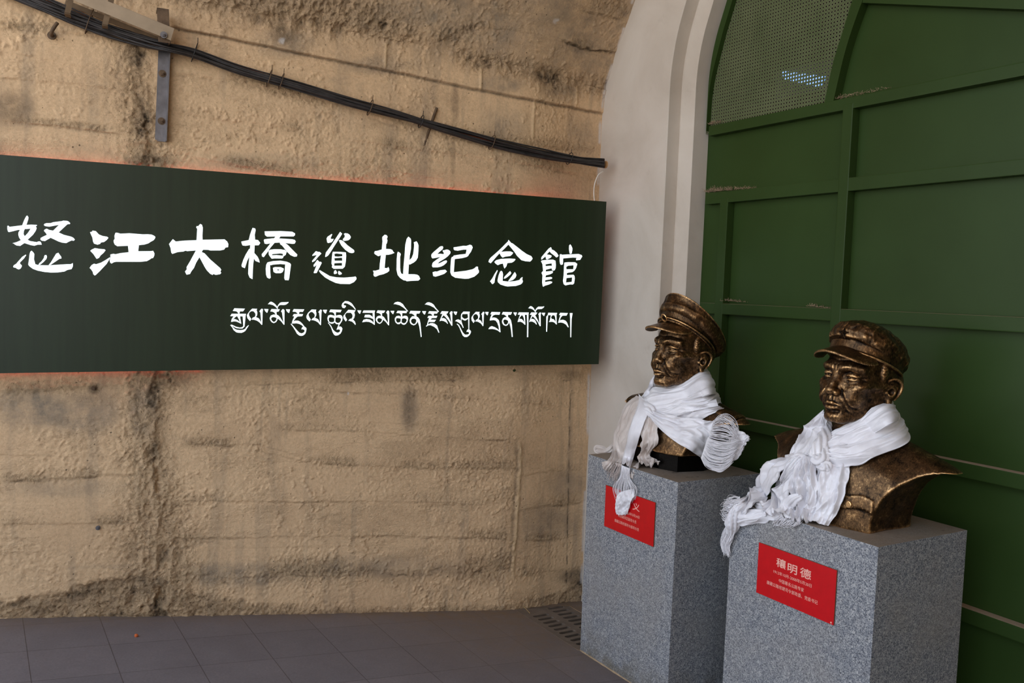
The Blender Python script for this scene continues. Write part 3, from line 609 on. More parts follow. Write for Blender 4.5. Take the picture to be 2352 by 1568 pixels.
('syllable', 660, 680, 15.68, "190,555 235,465 610,475 560,565 435,565 415,640 545,645 570,650 530,722 370,730 300,790 210,910 290,880 380,880 460,915 540,990 620,1095 680,1140 690,1180 670,1290 640,1360 570,1415 500,1430 430,1415 350,1350 290,1240 200,1100 120,1000 150,995 250,1110 340,1220 430,1310 510,1340 580,1320 630,1260 615,1215 560,1190 540,1175 525,1200 510,1190 535,1120 580,1105 530,1050 440,1000 330,975 165,985 185,890 255,725 195,718 235,645 380,640 340,590 290,560;690,760 695,700 750,600 880,480 1045,485 1025,530 1045,610 1040,700 990,775 1100,825 1130,870 1190,980 1150,600 1115,575 1190,485 1220,485 1245,515 1230,560 1210,1040 1190,1040 1110,945 1020,890 920,860 865,862 910,800 970,770 995,700 980,640 910,570 840,565 770,630 765,690 800,770 845,835 800,910 710,820;1285,490 1430,490 1390,615 1365,620 1310,560"),
('syllable', 660, 680, 15.68, "1510,570 1555,480 1955,492 1915,580 1750,570 1745,705 1840,680 1900,675 1960,700 1990,770 1980,870 1920,970 1885,1010 1845,1105 1900,1090 1950,1110 1985,1170 1960,1260 1920,1340 1830,1405 1740,1420 1690,1390 1640,1310 1580,1130 1520,1030 1460,950 1490,960 1580,1070 1650,1210 1710,1270 1790,1315 1850,1310 1900,1270 1905,1215 1850,1190 1775,1205 1820,1100 1855,1010 1770,1005 1695,940 1650,985 1580,990 1500,945 1460,880 1445,790 1475,700 1560,670 1720,710 1680,610 1620,575|1495,790 1530,755 1600,760 1690,790 1695,900 1660,935 1560,940 1510,915 1490,850|1735,790 1770,765 1860,770 1930,800 1940,850 1900,940 1830,970 1760,945 1725,900;2050,432 1985,410 1958,340 1985,260 2080,175 2195,185 2290,235 2345,290 2465,470 2450,485 2365,390 2255,310 2150,260 2070,248 2025,280 2040,325 2115,345 2095,395;2018,750 2030,700 2120,585 2200,490 2460,508 2410,580 2432,680 2405,790 2360,835 2430,910 2462,1000 2450,1035 2405,980 2335,915 2215,880 2195,885 2265,815 2320,810 2355,730 2345,660 2290,595 2140,595 2080,660 2085,730 2150,845 2110,910 2040,820;2525,510 2660,515 2620,630 2600,630 2550,570"),
('syllable', 800, 680, 15.68, "515,595 555,515 965,515 945,590 955,1030 935,1030 860,970 750,925 640,915 505,940 550,850 660,820 770,840 860,895 925,970 905,825 780,770 580,758 610,670 760,668 830,705 890,765 880,600;1020,595 1060,510 1330,522 1280,600 1215,605 1215,710 1280,750 1440,980 1410,650 1368,590 1410,522 1450,522 1475,550 1468,1045 1450,1050 1360,930 1250,835 1245,880 1200,950 1135,995 1060,965 1000,880 998,810 1040,735 1110,705 1190,705 1170,650 1110,610|1035,840 1080,785 1150,790 1220,825 1215,880 1180,935 1120,960 1060,915;1520,530 1660,528 1620,645 1600,640 1555,585"),
('syllable', 800, 680, 15.68, "1635,285 1690,225 1780,200 1870,220 1960,280 2040,400 2155,540 2140,548 1990,410 1850,325 1700,285;1735,605 1780,525 2120,530 2095,610 1945,605 1940,735 2030,705 2090,705 2140,745 2155,810 2130,920 2070,1000 2010,1030 1950,1015 1895,960 1840,1005 1780,1005 1710,950 1680,870 1685,790 1740,720 1820,705 1910,740 1890,650 1840,610|1725,800 1770,785 1890,805 1895,870 1880,930 1800,955 1750,940 1715,870|1930,820 1970,795 2040,795 2100,830 2110,880 2070,950 2010,980 1940,955 1918,920;2203,623 2243,528 2603,538 2558,623 2453,628 2450,723 2518,768 2568,838 2598,978 2643,1458 2613,1468 2598,1328 2558,1078 2503,898 2478,958 2428,1018 2358,1048 2278,1018 2228,958 2213,878 2238,798 2308,723 2408,718 2368,673 2288,623|2258,868 2298,813 2378,803 2448,838 2458,898 2428,978 2368,1013 2298,978 2263,928;2663,538 2803,540 2758,658 2738,658 2693,608"),
('syllable', 930, 685, 15.68, "720,220 800,150 870,140 960,170 1040,230 1110,340 1225,470 1210,490 1050,330 900,255 770,222;840,545 880,462 1195,472 1155,548 1045,548 1038,630 1170,630 1135,705 975,708 855,825 915,768 1120,770 1065,850 855,848 830,945 920,895 1000,890 1080,915 1160,980 1190,1080 1240,1225 1220,1240 1160,1110 1060,1025 930,965 850,970 770,1015 765,995 800,965 835,830 880,705 815,700 855,630 1000,625 975,580 920,548;1280,555 1335,462 1570,472 1520,552 1480,555 1580,700 1680,905 1640,580 1612,540 1660,470 1705,465 1720,500 1705,540 1710,980 1685,985 1590,820 1460,660 1395,605 1330,690 1300,750 1350,710 1420,715 1480,755 1520,830 1550,910 1535,915 1490,860 1400,815 1320,800 1255,820 1285,740 1360,555;1760,475 1888,482 1845,595 1820,595 1775,530"),
('syllable', 930, 685, 15.68, "2040,560 2115,475 2340,480 2325,530 2315,1120 2355,1150 2380,1190 2370,1250 2320,1330 2240,1390 2150,1390 2090,1340 2040,1230 1970,1060 1920,970 1870,930 1890,910 1950,960 2020,1100 2090,1230 2160,1305 2260,1305 2310,1280 2320,1235 2265,1195 2230,1210 2225,1190 2260,1125 2295,1115 2285,720 2220,775 2170,800 2090,770 2040,720 2035,820 2070,930 2115,1050 2100,1065 2040,950 1960,880 1860,825 1815,820 1850,780 1920,755 1980,780 2025,815 2025,620|2070,565 2265,560 2282,690 2220,730 2150,740 2085,700 2050,650;2400,720 2410,670 2465,590 2560,485 2695,488 2675,530 2698,610 2690,680 2650,750 2740,805 2805,945 2785,600 2755,570 2820,485 2845,485 2863,515 2845,580 2827,990 2810,998 2745,905 2655,850 2595,830 2540,832 2575,770 2630,745 2650,680 2635,620 2595,570 2525,565 2465,620 2450,680 2475,750 2520,810 2475,885 2415,800;2895,490 3015,490 2980,605 2965,608 2915,550"),
('syllable', 1070, 685, 15.68, "890,575 930,488 1240,498 1210,590 1060,585 990,610 950,660 920,730 970,690 1040,690 1110,715 1190,790 1225,950 1250,1215 1235,1220 1160,1160 1050,1115 950,1100 815,1105 870,1030 940,1000 1050,1040 1130,1090 1205,1160 1185,1010 1140,880 1080,800 1000,780 865,795 890,690 940,575;1300,580 1340,490 1665,498 1620,590 1520,590 1520,670 1570,710 1620,780 1660,950 1690,1385 1660,1390 1630,1120 1600,980 1560,845 1540,910 1500,965 1440,990 1370,965 1320,900 1305,820 1340,730 1400,680 1480,675 1450,630 1385,582|1345,820 1370,765 1440,760 1520,800 1535,850 1500,925 1440,955 1380,920;1720,505 1840,508 1800,625 1785,625 1740,560"),
('syllable', 1180, 685, 15.68, "150,585 190,505 540,508 530,600 520,1395 485,1395 490,900 480,590 400,590 420,950 405,950 320,870 240,835 145,850 180,740 235,590|300,595 230,670 185,755 235,735 290,745 340,800 395,895 370,720 340,640;530,355 600,280 650,290 710,340 775,445 820,360 890,300 1050,298 1100,285 1080,330 1010,380 860,388 820,420 790,465 800,495 785,500 720,415 640,370;585,590 640,505 850,512 800,590 765,600 860,770 935,940 910,600 890,570 940,508 975,510 990,540 970,580 972,995 945,1000 870,850 760,715 685,640 630,720 600,775 660,735 740,755 790,820 835,935 815,940 770,885 690,840 610,830 560,850 590,770 660,590;1015,520 1135,520 1095,635 1080,630 1040,580"),
('syllable', 1180, 685, 15.68, "1250,518 1565,525 1540,590 1545,850 1555,935 1540,940 1470,870 1390,840 1275,850 1310,790 1345,605 1240,605 1220,800 1200,1200 1175,1200 1180,660 1230,600|1395,605 1340,680 1312,775 1370,740 1440,750 1520,860 1500,680 1470,610;1640,600 1680,520 1950,530 1900,620 1760,622 1700,680 1640,825 1690,780 1780,772 1860,800 1920,870 1980,1030 1960,1045 1890,945 1800,890 1700,865 1605,880 1640,750 1690,600;2025,530 2120,530 2085,750 2068,1400 2045,1400 2040,720"),
]
SOFF = 0.09                                                         # face of the board in front of the wall
def m_sign():
    m, nt, b = new_mat('dark_green_board'); t = NT(nt)
    pos = t.n('NewGeometry').outputs['Position']
    mp = t.n('Mapping'); mp.inputs['Scale'].default_value = (14, 1, 0.7); t.l(pos, mp.inputs[0])
    base = t.ramp(t.noise(mp.outputs[0], 2.5, 4), [(0.35, sc(30, 42, 24)), (0.65, sc(35, 48, 29))])
    base = t.mix(t.ramp(t.noise(pos, 90, 2), [(0.72, G(0)), (0.76, G(0.5))]), base, sc(24, 28, 20))
    t.l(base, b.inputs['Base Color']); b.inputs['Roughness'].default_value = 0.40; b.inputs['Specular IOR Level'].default_value = 0.36
    return m
M_SIGN = m_sign(); M_LETTER = emit('lit_white_acrylic', (0.80, 0.93, 1.0, 1), 1.05); M_RED = emit('red_led', (1.0, 0.055, 0.045, 1), 4.5)
def build_sign():
    a, b_, c, d = (onWall(*p, SOFF) for p in ((0, 355), (1393, 463), (1375, 836), (0, 857)))
    k = -0.11
    A = a + (b_ - a) * k; D = d + (c - d) * k
    s = thing('sign_board', D, 'long dark green wall sign with glowing white Chinese and Tibetan lettering', 'sign')
    mb = MB(); mb.prism([[A, b_, c, D]], WNU * 0.022); mb.build('board', M_SIGN, s)
    ins = lambda P, Q, f: P + (Q - P) * f
    def strip(P, Q, drop):
        mbs = MB(); up = np.array([0, 0, drop]); n = 24
        pts = [ins(P, Q, f) + WNU * 0.079 + up for f in np.linspace(0.0, 0.985, n)]
        mbs.tube(pts, 0.0030, 6); return mbs
    strip(A, b_, -0.003).build('light_strip', M_RED, s)
    strip(D, D + (c - D) * 0.355, 0.005).build('light_strip', M_RED, s)
    for f in (0.06, 0.3, 0.54, 0.78, 0.95):                         # stand-off brackets behind the board
        P = ins(A, b_, f) - np.array([0, 0, 0.12]); mbb = MB()
        mbb.tube([P + WNU * 0.02, P + WNU * (SOFF + 0.02)], 0.012, 8); mbb.build('bracket', M_STEEL, s)
    for nm, x0, y0, scl, data in GLYPHS:
        mb = MB()
        for sh in data.split(';'):
            loops = [[onWall(x0 + x / scl, y0 + y / scl, SOFF + 0.0022) for x, y in poly(l)] for l in sh.split('|')]
            mb.prism(loops, WNU * 0.004)
        o = mb.build('character' if nm == 'character' else 'tibetan_syllable', M_LETTER, s)
        o['label'] = 'glowing white brush-written Chinese character' if nm == 'character' else 'glowing white Tibetan syllable'
M_STEEL = plain('dull_steel', sc(120, 116, 112), 0.5, 0.7, 0.2, 14, 0.1)
build_sign()
# ================================================================== granite pedestals, plaques
def m_granite():
    m, nt, b = new_mat('grey_granite'); t = NT(nt)
    ge = t.n('NewGeometry'); pos = ge.outputs['Position']
    v = t.n('TexVoronoi'); v.inputs['Scale'].default_value = 300; t.l(pos, v.inputs['Vector'])
    sepc = t.n('SeparateColor'); t.l(v.outputs['Color'], sepc.inputs[0])
    base = t.ramp(sepc.outputs[0], [(0.0, sc(68, 71, 78)), (0.25, sc(124, 127, 132)), (0.6, sc(152, 153, 154)), (1.0, sc(192, 190, 186))])
    base = t.mix(t.ramp(t.noise(pos, 60, 5, 0.7), [(0.35, G(0.55)), (0.6, G(0.0))]), base, sc(88, 93, 104))
    base = t.mix(t.ramp(t.noise(pos, 3.5, 5, 0.6), [(0.45, G(0.0)), (0.75, G(0.4))]), base, sc(150, 142, 132))
    sp = t.n('SeparateXYZ'); t.l(ge.outputs['True Normal'], sp.inputs[0])
    up = t.math('MULTIPLY', t.ramp(sp.outputs['Z'], [(0.7, G(0)), (0.95, G(0.88))]), t.ramp(t.noise(pos, 9, 5), [(0.2, G(0.75)), (0.6, G(1))]))
    base = t.mix(up, base, t.mix(t.noise(pos, 40, 4), sc(120, 104, 86), sc(150, 132, 112)))
    stn = t.math('MULTIPLY', up, t.ramp(t.noise(pos, 13, 3), [(0.66, G(0)), (0.7, G(0.7))])); base = t.mix(stn, base, sc(62, 50, 40))
    sz = t.n('SeparateXYZ'); t.l(pos, sz.inputs[0])
    low = t.math('MULTIPLY', t.ramp(sz.outputs['Z'], [(0.0, G(0.8)), (0.16, G(0))]), t.ramp(t.noise(pos, 11, 5, 0.7), [(0.4, G(0)), (0.65, G(1))])); base = t.mix(low, base, sc(96, 88, 70))
    t.l(base, b.inputs['Base Color']); b.inputs['Roughness'].default_value = 0.6; b.inputs['Specular IOR Level'].default_value = 0.35
    t.l(t.bump(t.noise(pos, 260, 3, 0.7), 0.12, 0.002), b.inputs['Normal'])
    return m
M_GRAN = m_granite(); M_MORTAR = plain('tan_mortar', sc(165, 142, 112), 0.95, 0, 0.15, 40, 0.4, 120)
PTOP = 0.972
PED = {1: (2.42, 2.905, 2.648, 3.285), 2: (2.404, 2.893, 1.683, 2.322)}
def build_pedestal(k, label):
    x0, x1, y0, y1 = PED[k]; zb = floor_z(x1, y1) - 0.02
    p = thing('pedestal', ((x0 + x1) / 2, (y0 + y1) / 2, floor_z(x1, y1)), label, 'pedestal', None)
    mb = MB(); mb.box((x0, y0, zb), (x1, y1, PTOP), 0.0025); mb.build('granite_block', M_GRAN, p)
    mb = MB()
    for a, b in (((x0, y0), (x0, y1)), ((x0, y0), (x1, y0))):
        n = 30; pts = [np.array([a[0] + (b[0] - a[0]) * i / n, a[1] + (b[1] - a[1]) * i / n, 0]) for i in range(n + 1)]
        for q in pts: q[2] = floor_z(q[0], q[1]) + 0.001
        rr = 0.005 + 0.0025 * np.array([vnoise(i * 0.7, k * 3.3, 5) for i in range(n + 1)])
        mb.tube(pts, rr, 6)
    mb.build('mortar_bed', M_MORTAR, p, True)
    return p
build_pedestal(1, 'farther grey granite pedestal beside the pale arch, its red plaque half covered by fringe')
build_pedestal(2, 'nearer grey granite pedestal at the right with a fully readable red plaque')

M_REDP = plain('red_lacquer', sc(196, 8, 18), 0.35, 0, 0.06, 30); M_PINK = plain('pale_lettering', sc(238, 178, 160), 0.6); M_EDGE = plain('plaque_edge', sc(92, 62, 34), 0.5)
def text_mesh(body):
    cu = bpy.data.curves.new('lettering', 'FONT'); cu.body = body; cu.size = 1.0; cu.resolution_u = 4
    o = bpy.data.objects.new('lettering', cu); COL.objects.link(o)
    dg = bpy.context.evaluated_depsgraph_get(); dg.update()
    me = bpy.data.meshes.new_from_object(o.evaluated_get(dg))
    V = np.array([v.co[:] for v in me.vertices]).reshape(-1, 3); Fc = [list(p.vertices) for p in me.polygons]
    bpy.data.objects.remove(o); bpy.data.curves.remove(cu); bpy.data.meshes.remove(me)
    return V, Fc
def build_plaque(k, corners, lines, label):
    X = PED[k][0]
    c = [onX(x, y, X - 0.004) for x, y in corners]                   # TL TR BR BL
    ya = (c[0][1] + c[3][1]) / 2; yb = (c[1][1] + c[2][1]) / 2; zt = (c[0][2] + c[1][2]) / 2; zb = (c[2][2] + c[3][2]) / 2
    p = thing('plaque', (X, (ya + yb) / 2, zb), label, 'plaque')
    mb = MB(); mb.box((X - 0.0045, yb, zb), (X - 0.0002, ya, zt), 0.0008); mb.build('edge', M_EDGE, p)
    mb = MB(); mb.box((X - 0.0055, yb + 0.0006, zb + 0.0006), (X - 0.0044, ya - 0.0006, zt - 0.0006)); mb.build('face', M_REDP, p)
    Wd, Ht = ya - yb, zt - zb
    for txt, u0, u1, v0, v1, bold in lines:                          # line box in plaque units (0..1 from the left / from the top)
        V, Fc = text_mesh(txt)
        lo, hi = V.min(0), V.max(0)
        U = (V[:, 0] - lo[0]) / (hi[0] - lo[0]); T = (V[:, 1] - lo[1]) / (hi[1] - lo[1])
        mb = MB()
        for du, dv in ([(0, 0), (bold, 0), (-bold, 0), (0, bold), (0, -bold)] if bold else [(0, 0)]):
            P = np.stack([np.full(len(U), X - 0.0060 - 0.0001 * len(mb.F) / 1e4), ya - (u0 + (u1 - u0) * U) * Wd + du, zt - (v1 + (v0 - v1) * T) * Ht + dv], 1)
            mb.add(P, Fc)
        mb.build('lettering', M_PINK, p)
    for u, v in ((0.97, 0.965),) if k == 2 else ():
        mb = MB(); mb.tube([(X - 0.0048, ya - u * Wd, zt - v * Ht), (X - 0.0064, ya - u * Wd, zt - v * Ht)], 0.0032, 8); mb.build('screw', M_PINK, p)
    return p
build_plaque(2, [(1745, 1244), (1924, 1311), (1914, 1437), (1736, 1358)],
    [('穰', .255, .378, .165, .335, .0006), ('明', .405, .525, .19, .36, .0006), ('德', .565, .70, .175, .355, .0006), ('1912年10月-2000年5月20日', .222, .715, .415, .485, 0), ('中国著名公路专家', .30, .625, .548, .622, 0), ('康藏公路修建司令部政委、党委书记', .14, .80, .672, .748, 0)],
    'red plaque with three pale lines under a large three character name, on the nearer pedestal')
build_plaque(1, [(1392, 1114), (1506, 1153), (1501, 1255), (1388, 1208)],
    [('陈', .235, .355, .17, .34, .0006), ('明', .405, .525, .18, .35, .0006), ('义', .575, .71, .17, .34, .0006), ('2002年5月24日', .43, .715, .43, .50, 0), ('原西藏军区副司令员', .29, .66, .565, .64, 0), ('康藏公路修建司令部司令员', .22, .715, .715, .79, 0)],
    'red plaque partly hidden by hanging white scarf fringe, on the farther pedestal')
# ================================================================== things on the wall and the floor
M_RUST = plain('rusty_steel', sc(98, 78, 58), 0.7, 0.3, 0.35, 30, 0.4, 120); M_GALV = plain('galvanised_steel', sc(112, 110, 112), 0.45, 0.75, 0.3, 16, 0.15)
M_TRAY = plain('dusty_tray_steel', sc(170, 150, 124), 0.75, 0.15, 0.15, 12); M_TRAYD = plain('brown_tray_steel', sc(110, 90, 66), 0.7, 0.2, 0.25, 25)
M_CABLE = plain('black_cable_sheath', sc(48, 45, 44), 0.5, 0, 0.5, 22); M_ORANGE = plain('orange_cable_sheath', sc(190, 84, 40), 0.6, 0, 0.15, 20)
M_WIRE = plain('white_wire', sc(225, 220, 210), 0.6); M_TIE = plain('black_tie', sc(26, 25, 25), 0.5)
UPV = np.array([0, 0, 1.0]); ALONG = np.array([WNU[1], -WNU[0], 0.0])       # along the wall, towards the gate
def bolt(parent, P, n, r=0.010, m=None, name='bolt'):
    mb = MB(); P = np.asarray(P, float)
    mb.tube([P - n * 0.004, P + n * 0.002], r * 1.6, 14); mb.tube([P + n * 0.002, P + n * 0.010], r, 6); mb.tube([P + n * 0.010, P + n * 0.018], r * 0.5, 8)
    return mb.build(name, m or M_GALV, parent)
def build_bracket():
    b0 = onWall(369, 325, 0.010); t0 = onWall(378, 98, 0.010)
    p = thing('wall_bracket', b0, 'bolted upright steel angle bracket above the sign, carrying cables and tray', 'bracket')
    n = -WNU
    w = 0.048
    mb = MB(); A, B = b0 - ALONG * w / 2, t0 - ALONG * w / 2
    mb.prism([[A, A + ALONG * w, B + ALONG * w, B]], n * 0.005)
    mb.prism([[A + ALONG * (w - 0.005), A + ALONG * w, B + ALONG * w, B + ALONG * (w - 0.005)]], n * 0.034)
    mb.build('upright', M_GALV, p)
    c0 = onWall(377, 98, 0.10); c1 = onWall(374, 20, 0.10)
    mb = MB(); A, B = c0 - ALONG * w / 2, c1 - ALONG * w / 2
    mb.prism([[A, A + ALONG * w, B + ALONG * w, B]], n * 0.006)
    q = [A + ALONG * w, B + ALONG * w]; mb.prism([[q[0], q[1], q[1] - n * 0.06, q[0] - n * 0.085]], -ALONG * 0.006)
    mb.prism([[B, B + ALONG * w, B + ALONG * w - n * 0.07, B - n * 0.07]], -UPV * 0.006)
    mb.build('stand_off', M_RUST, p)
    for x, y, o in ((373, 169, 0.016), (371, 278, 0.016)): bolt(p, onWall(x, y, o), n, 0.010, M_RUST)
    return p
build_bracket()
def bar(mb, P, Q, w, th, wd, n):
    """flat bar P to Q, width w along wd, thickness th along n"""
    mb.prism([[P - wd * w / 2, P + wd * w / 2, Q + wd * w / 2, Q - wd * w / 2]], n * th)
def build_tray():
    n = -WNU
    P, Q = onWall(396, 80, 0.115), onWall(150, -22, 0.13)
    d = (Q - P) / np.linalg.norm(Q - P); wd = np.cross(d, n); wd /= np.linalg.norm(wd)
    if wd[2] < 0: wd = -wd
    p = thing('cable_tray', P, 'dusty metal cable tray end bolted to the bracket at top left', 'cable tray')
    mb = MB(); bar(mb, P, Q, 0.052, 0.003, wd, n); mb.prism([[P + wd * 0.026, P + wd * 0.026 - n * 0.03, Q + wd * 0.026 - n * 0.03, Q + wd * 0.026]], wd * 0.003); mb.build('side_rail', M_TRAY, p)
    P2, Q2 = onWall(366, 92, 0.035), onWall(150, 5, 0.035)
    mb = MB(); bar(mb, P2, Q2, 0.02, 0.003, wd, n); mb.build('side_rail', M_TRAYD, p)
    for a, b in (((257, -6), (241, 57)), ((163, -3), (155, 30))):
        A, B = onWall(*a, 0.125), onWall(*b, 0.105)
        mb = MB(); bar(mb, A, B, 0.022, 0.004, ALONG, n); bar(mb, B, B + WNU * 0.09, 0.022, 0.004, ALONG, -UPV); mb.build('rung', M_TRAYD, p)
    bolt(p, onWall(376, 80, 0.124), n, 0.009, M_GALV)
build_tray()
def build_cables():
    path = [(-40, -48), (60, -8), (160, 34), (250, 70), (330, 94), (385, 108), (450, 124), (550, 160), (680, 197), (800, 233), (900, 260), (965, 279), (1050, 303), (1150, 331), (1250, 353), (1330, 368), (1388, 375)]
    half = [18, 18, 17, 15, 12, 9, 10, 10, 10, 10, 8.5, 6.5, 9, 10.5, 10.5, 7, 10]
    n = -WNU; N = 150
    pp = catmull(np.array(path, float), N); hh = np.interp(np.linspace(0, 1, N), np.linspace(0, 1, len(half)), half)
    end = onWall(1388, 375, 0.03)
    p = thing('cable_bundle', end, 'bundle of black cables tied together, sagging across the concrete above the sign', 'cables')
    rnd = random.Random(5); K = 17; u = np.linspace(0, 1, N)
    for k in range(K):
        base = (k + 0.5) / K * 2 - 1
        ph = rnd.uniform(0, 6.28); fr = rnd.uniform(1.0, 2.6); de = rnd.uniform(0, 6.28)
        off = np.clip(base + 0.34 * np.sin(ph + fr * 6.28 * u) + 0.12 * np.sin(de + 23 * u), -1, 1)
        dep = 0.036 + 0.020 * np.sin(de + (fr + 0.7) * 5.0 * u + 2.4 * k) * np.clip(1 - off ** 2, 0.15, 1) ** 0.5 + 0.03 * np.exp(-((u - 0.32) / 0.06) ** 2)
        pts = np.array([onWall(pp[i, 0], pp[i, 1] + off[i] * hh[i], dep[i]) for i in range(N)])
        r = rnd.choice([0.0034, 0.0042, 0.005, 0.0056]); orange = k == 3; pts = pts + (WNU * 0.016 if orange else 0)
        mb = MB(); mb.tube(pts, r, 7); c = mb.build('cable', M_ORANGE if orange else M_CABLE, p, True)
        if orange: c['label'] = 'orange cable'
    for x, y, h in ((447, 120, 16), (618, 180, 15), (646, 187, 14), (850, 247, 14), (967, 279, 11), (1130, 327, 14), (1308, 364, 11), (205, 50, 20)):
        P = onWall(x, y, 0.036); s = h / 446.0
        a = np.linspace(0, 2 * math.pi, 22); cpts = [P + UPV * math.sin(t) * (s + 0.006) + n * math.cos(t) * 0.034 + ALONG * 0.35 * math.sin(t) * s for t in a]
        mb = MB(); mb.tube(cpts, 0.0022, 6, False); mb.tube([cpts[5], cpts[5] + UPV * 0.022 + n * 0.006], 0.0016, 5); mb.build('cable_tie', M_TIE if x in (447, 967, 1308) else M_RUST, p, True)
    mb = MB(); mb.tube([end + ALONG * 0.004 - UPV * 0.006, end + ALONG * 0.012 - UPV * 0.006], 0.020, 14); mb.build('end_plug', plain('tan_plug', sc(176, 132, 84), 0.7), p)
build_cables()
def build_small():
    n = -WNU
    A, B = onWall(968, 350, -0.01), onWall(1003, 247, 0.012)
    t = thing('rebar_rod', A, 'short rusty rebar rod slanting up the wall behind the black cables', 'rod')
    pts = [A + (B - A) * i / 60 for i in range(61)]; rr = [0.0068 + 0.0012 * (i % 2) for i in range(61)]
    mb = MB(); mb.tube(pts, rr, 8); mb.build('ribbed_bar', M_RUST, t)
    P = onWall(119, 82, 0.0)
    t = thing('wall_hook', P, 'small bent iron hook in the concrete near the top left', 'hook')
    pts = catmull([P, P + n * 0.03, P + n * 0.05 + UPV * 0.012 + ALONG * 0.006, P + n * 0.052 + UPV * 0.03 + ALONG * 0.016, P + n * 0.05 + UPV * 0.044 + ALONG * 0.024], 20)
    mb = MB(); mb.tube(pts, 0.0075, 10); mb.build('hook_bar', M_RUST, t, True); mb = MB(); mb.tube([P - n * 0.004, P + n * 0.006], 0.017, 12); mb.build('collar', M_RUST, t)
    P = onWall(225, 1212, 0.002); t = thing('anchor_bolt', P, 'steel anchor bolt in the wall low on the left, nearer the floor', 'bolt'); bolt(t, P, n, 0.0062, M_GALV, 'bolt_head')
    P = onWall(216, 891, 0.0); t = thing('anchor_bolt', P, 'anchor bolt in a dark stain just below the sign', 'bolt'); bolt(t, P, n, 0.007, M_RUST, 'bolt_head')
    P = onWall(1181, 850, 0.0); t = thing('anchor_bolt', P, 'tiny green wall plug just under the sign, right of the middle', 'plug'); bolt(t, P, n, 0.005, M_GREEN, 'plug_head')
    pts = catmull([onWall(*q) for q in ((1386, 393, 0.02), (1374, 402, 0.03), (1366, 422, 0.03), (1364, 444, 0.03), (1366, 466, 0.04))], 40)
    mb = MB(); mb.tube(pts, 0.0028, 7); t = thing('power_wire', pts[-1], 'thin white wire running from the cable ends down behind the sign', 'wire'); mb.build('sheath', M_WIRE, t, True)
    P = onFloor(313, 1462) + UPV * 0.006
    bm = bmesh.new(); bmesh.ops.create_icosphere(bm, subdivisions=2, radius=0.008)
    for v in bm.verts: v.co += Vector((vnoise(v.co.x * 150, v.co.y * 150, 1), vnoise(v.co.y * 150, v.co.z * 150, 2), 0)) * 0.002; v.co += Vector(P)
    t = thing('pebble', P - UPV * 0.006, 'small orange pebble lying alone on the floor tiles at left', 'pebble'); mb = MB(); mb.bm(bm); mb.build('stone', plain('orange_clay', sc(190, 92, 40), 0.8), t, True)
    a, b_, c = onFloor(1181, 1378) + UPV * 0.02, onFloor(1200, 1394) + UPV * 0.012, onFloor(1217, 1409) + UPV * 0.003
    t = thing('dry_straw', c, 'dry straw blade lying by the wall at the drain', 'straw'); mb = MB(); mb.tube(catmull([a, b_, c], 16), 0.0016, 5); mb.tube(catmull([onFloor(1172, 1390) + UPV * 0.004, b_, onFloor(1206, 1398) + UPV * 0.004], 10), 0.0012, 5); mb.build('stalk', plain('straw', sc(176, 148, 96), 0.8), t)
    # drain with slotted cover
    M_GR = plain('grate_stone', sc(112, 98, 84), 0.85, 0, 0.2, 20, 0.3)
    def fz(x, y, d=0.0): return (x, y, floor_z(x, y) + d)
    def plate(y0, y1, nm, par, ys_a, ys_b):
        loops = [[fz(2.412, y0), fz(2.778, y0), fz(2.778, y1), fz(2.412, y1)]]
        for xa, xb, ys in ((2.452, 2.568, ys_b), (2.616, 2.738, ys_a)):
            for y in ys:
                r = 0.0125; L = []
                for k in range(9): a = math.pi / 2 + math.pi * k / 8; L.append(fz(xa + r + r * math.cos(a), y + r * math.sin(a) + 0.02 * (xa - 2.5)))
                for k in range(9): a = -math.pi / 2 + math.pi * k / 8; L.append(fz(xb - r + r * math.cos(a), y + r * math.sin(a) + 0.16 * (xb - xa) ))
                loops.append(L)
        mb = MB(); mb.prism(loops, (0, 0, -0.03)); mb.build(nm, M_GR, par)
    t = thing('drain_grate', fz(2.6, 3.4), 'slotted drain cover in the floor corner beside the farther pedestal', 'drain cover')
    plate(3.292, 3.895, 'cover_plate', t, [3.868 - 0.0508 * i for i in range(11)], [3.768 - 0.0508 * i for i in range(9)])
    mb = MB(); V = [fz(2.41, 3.30, -0.14), fz(2.78, 3.30, -0.14), fz(2.78, 3.9, -0.14), fz(2.41, 3.9, -0.14), fz(2.41, 3.30, -0.001), fz(2.78, 3.30, -0.001), fz(2.78, 3.9, -0.001), fz(2.41, 3.9, -0.001)]
    mb.add(V, [(0, 1, 2, 3), (0, 4, 5, 1), (1, 5, 6, 2), (2, 6, 7, 3), (3, 7, 4, 0)]); mb.build('channel', plain('black_channel', sc(24, 22, 20), 0.9), t)  # channel coloured near black under the slots
build_small()
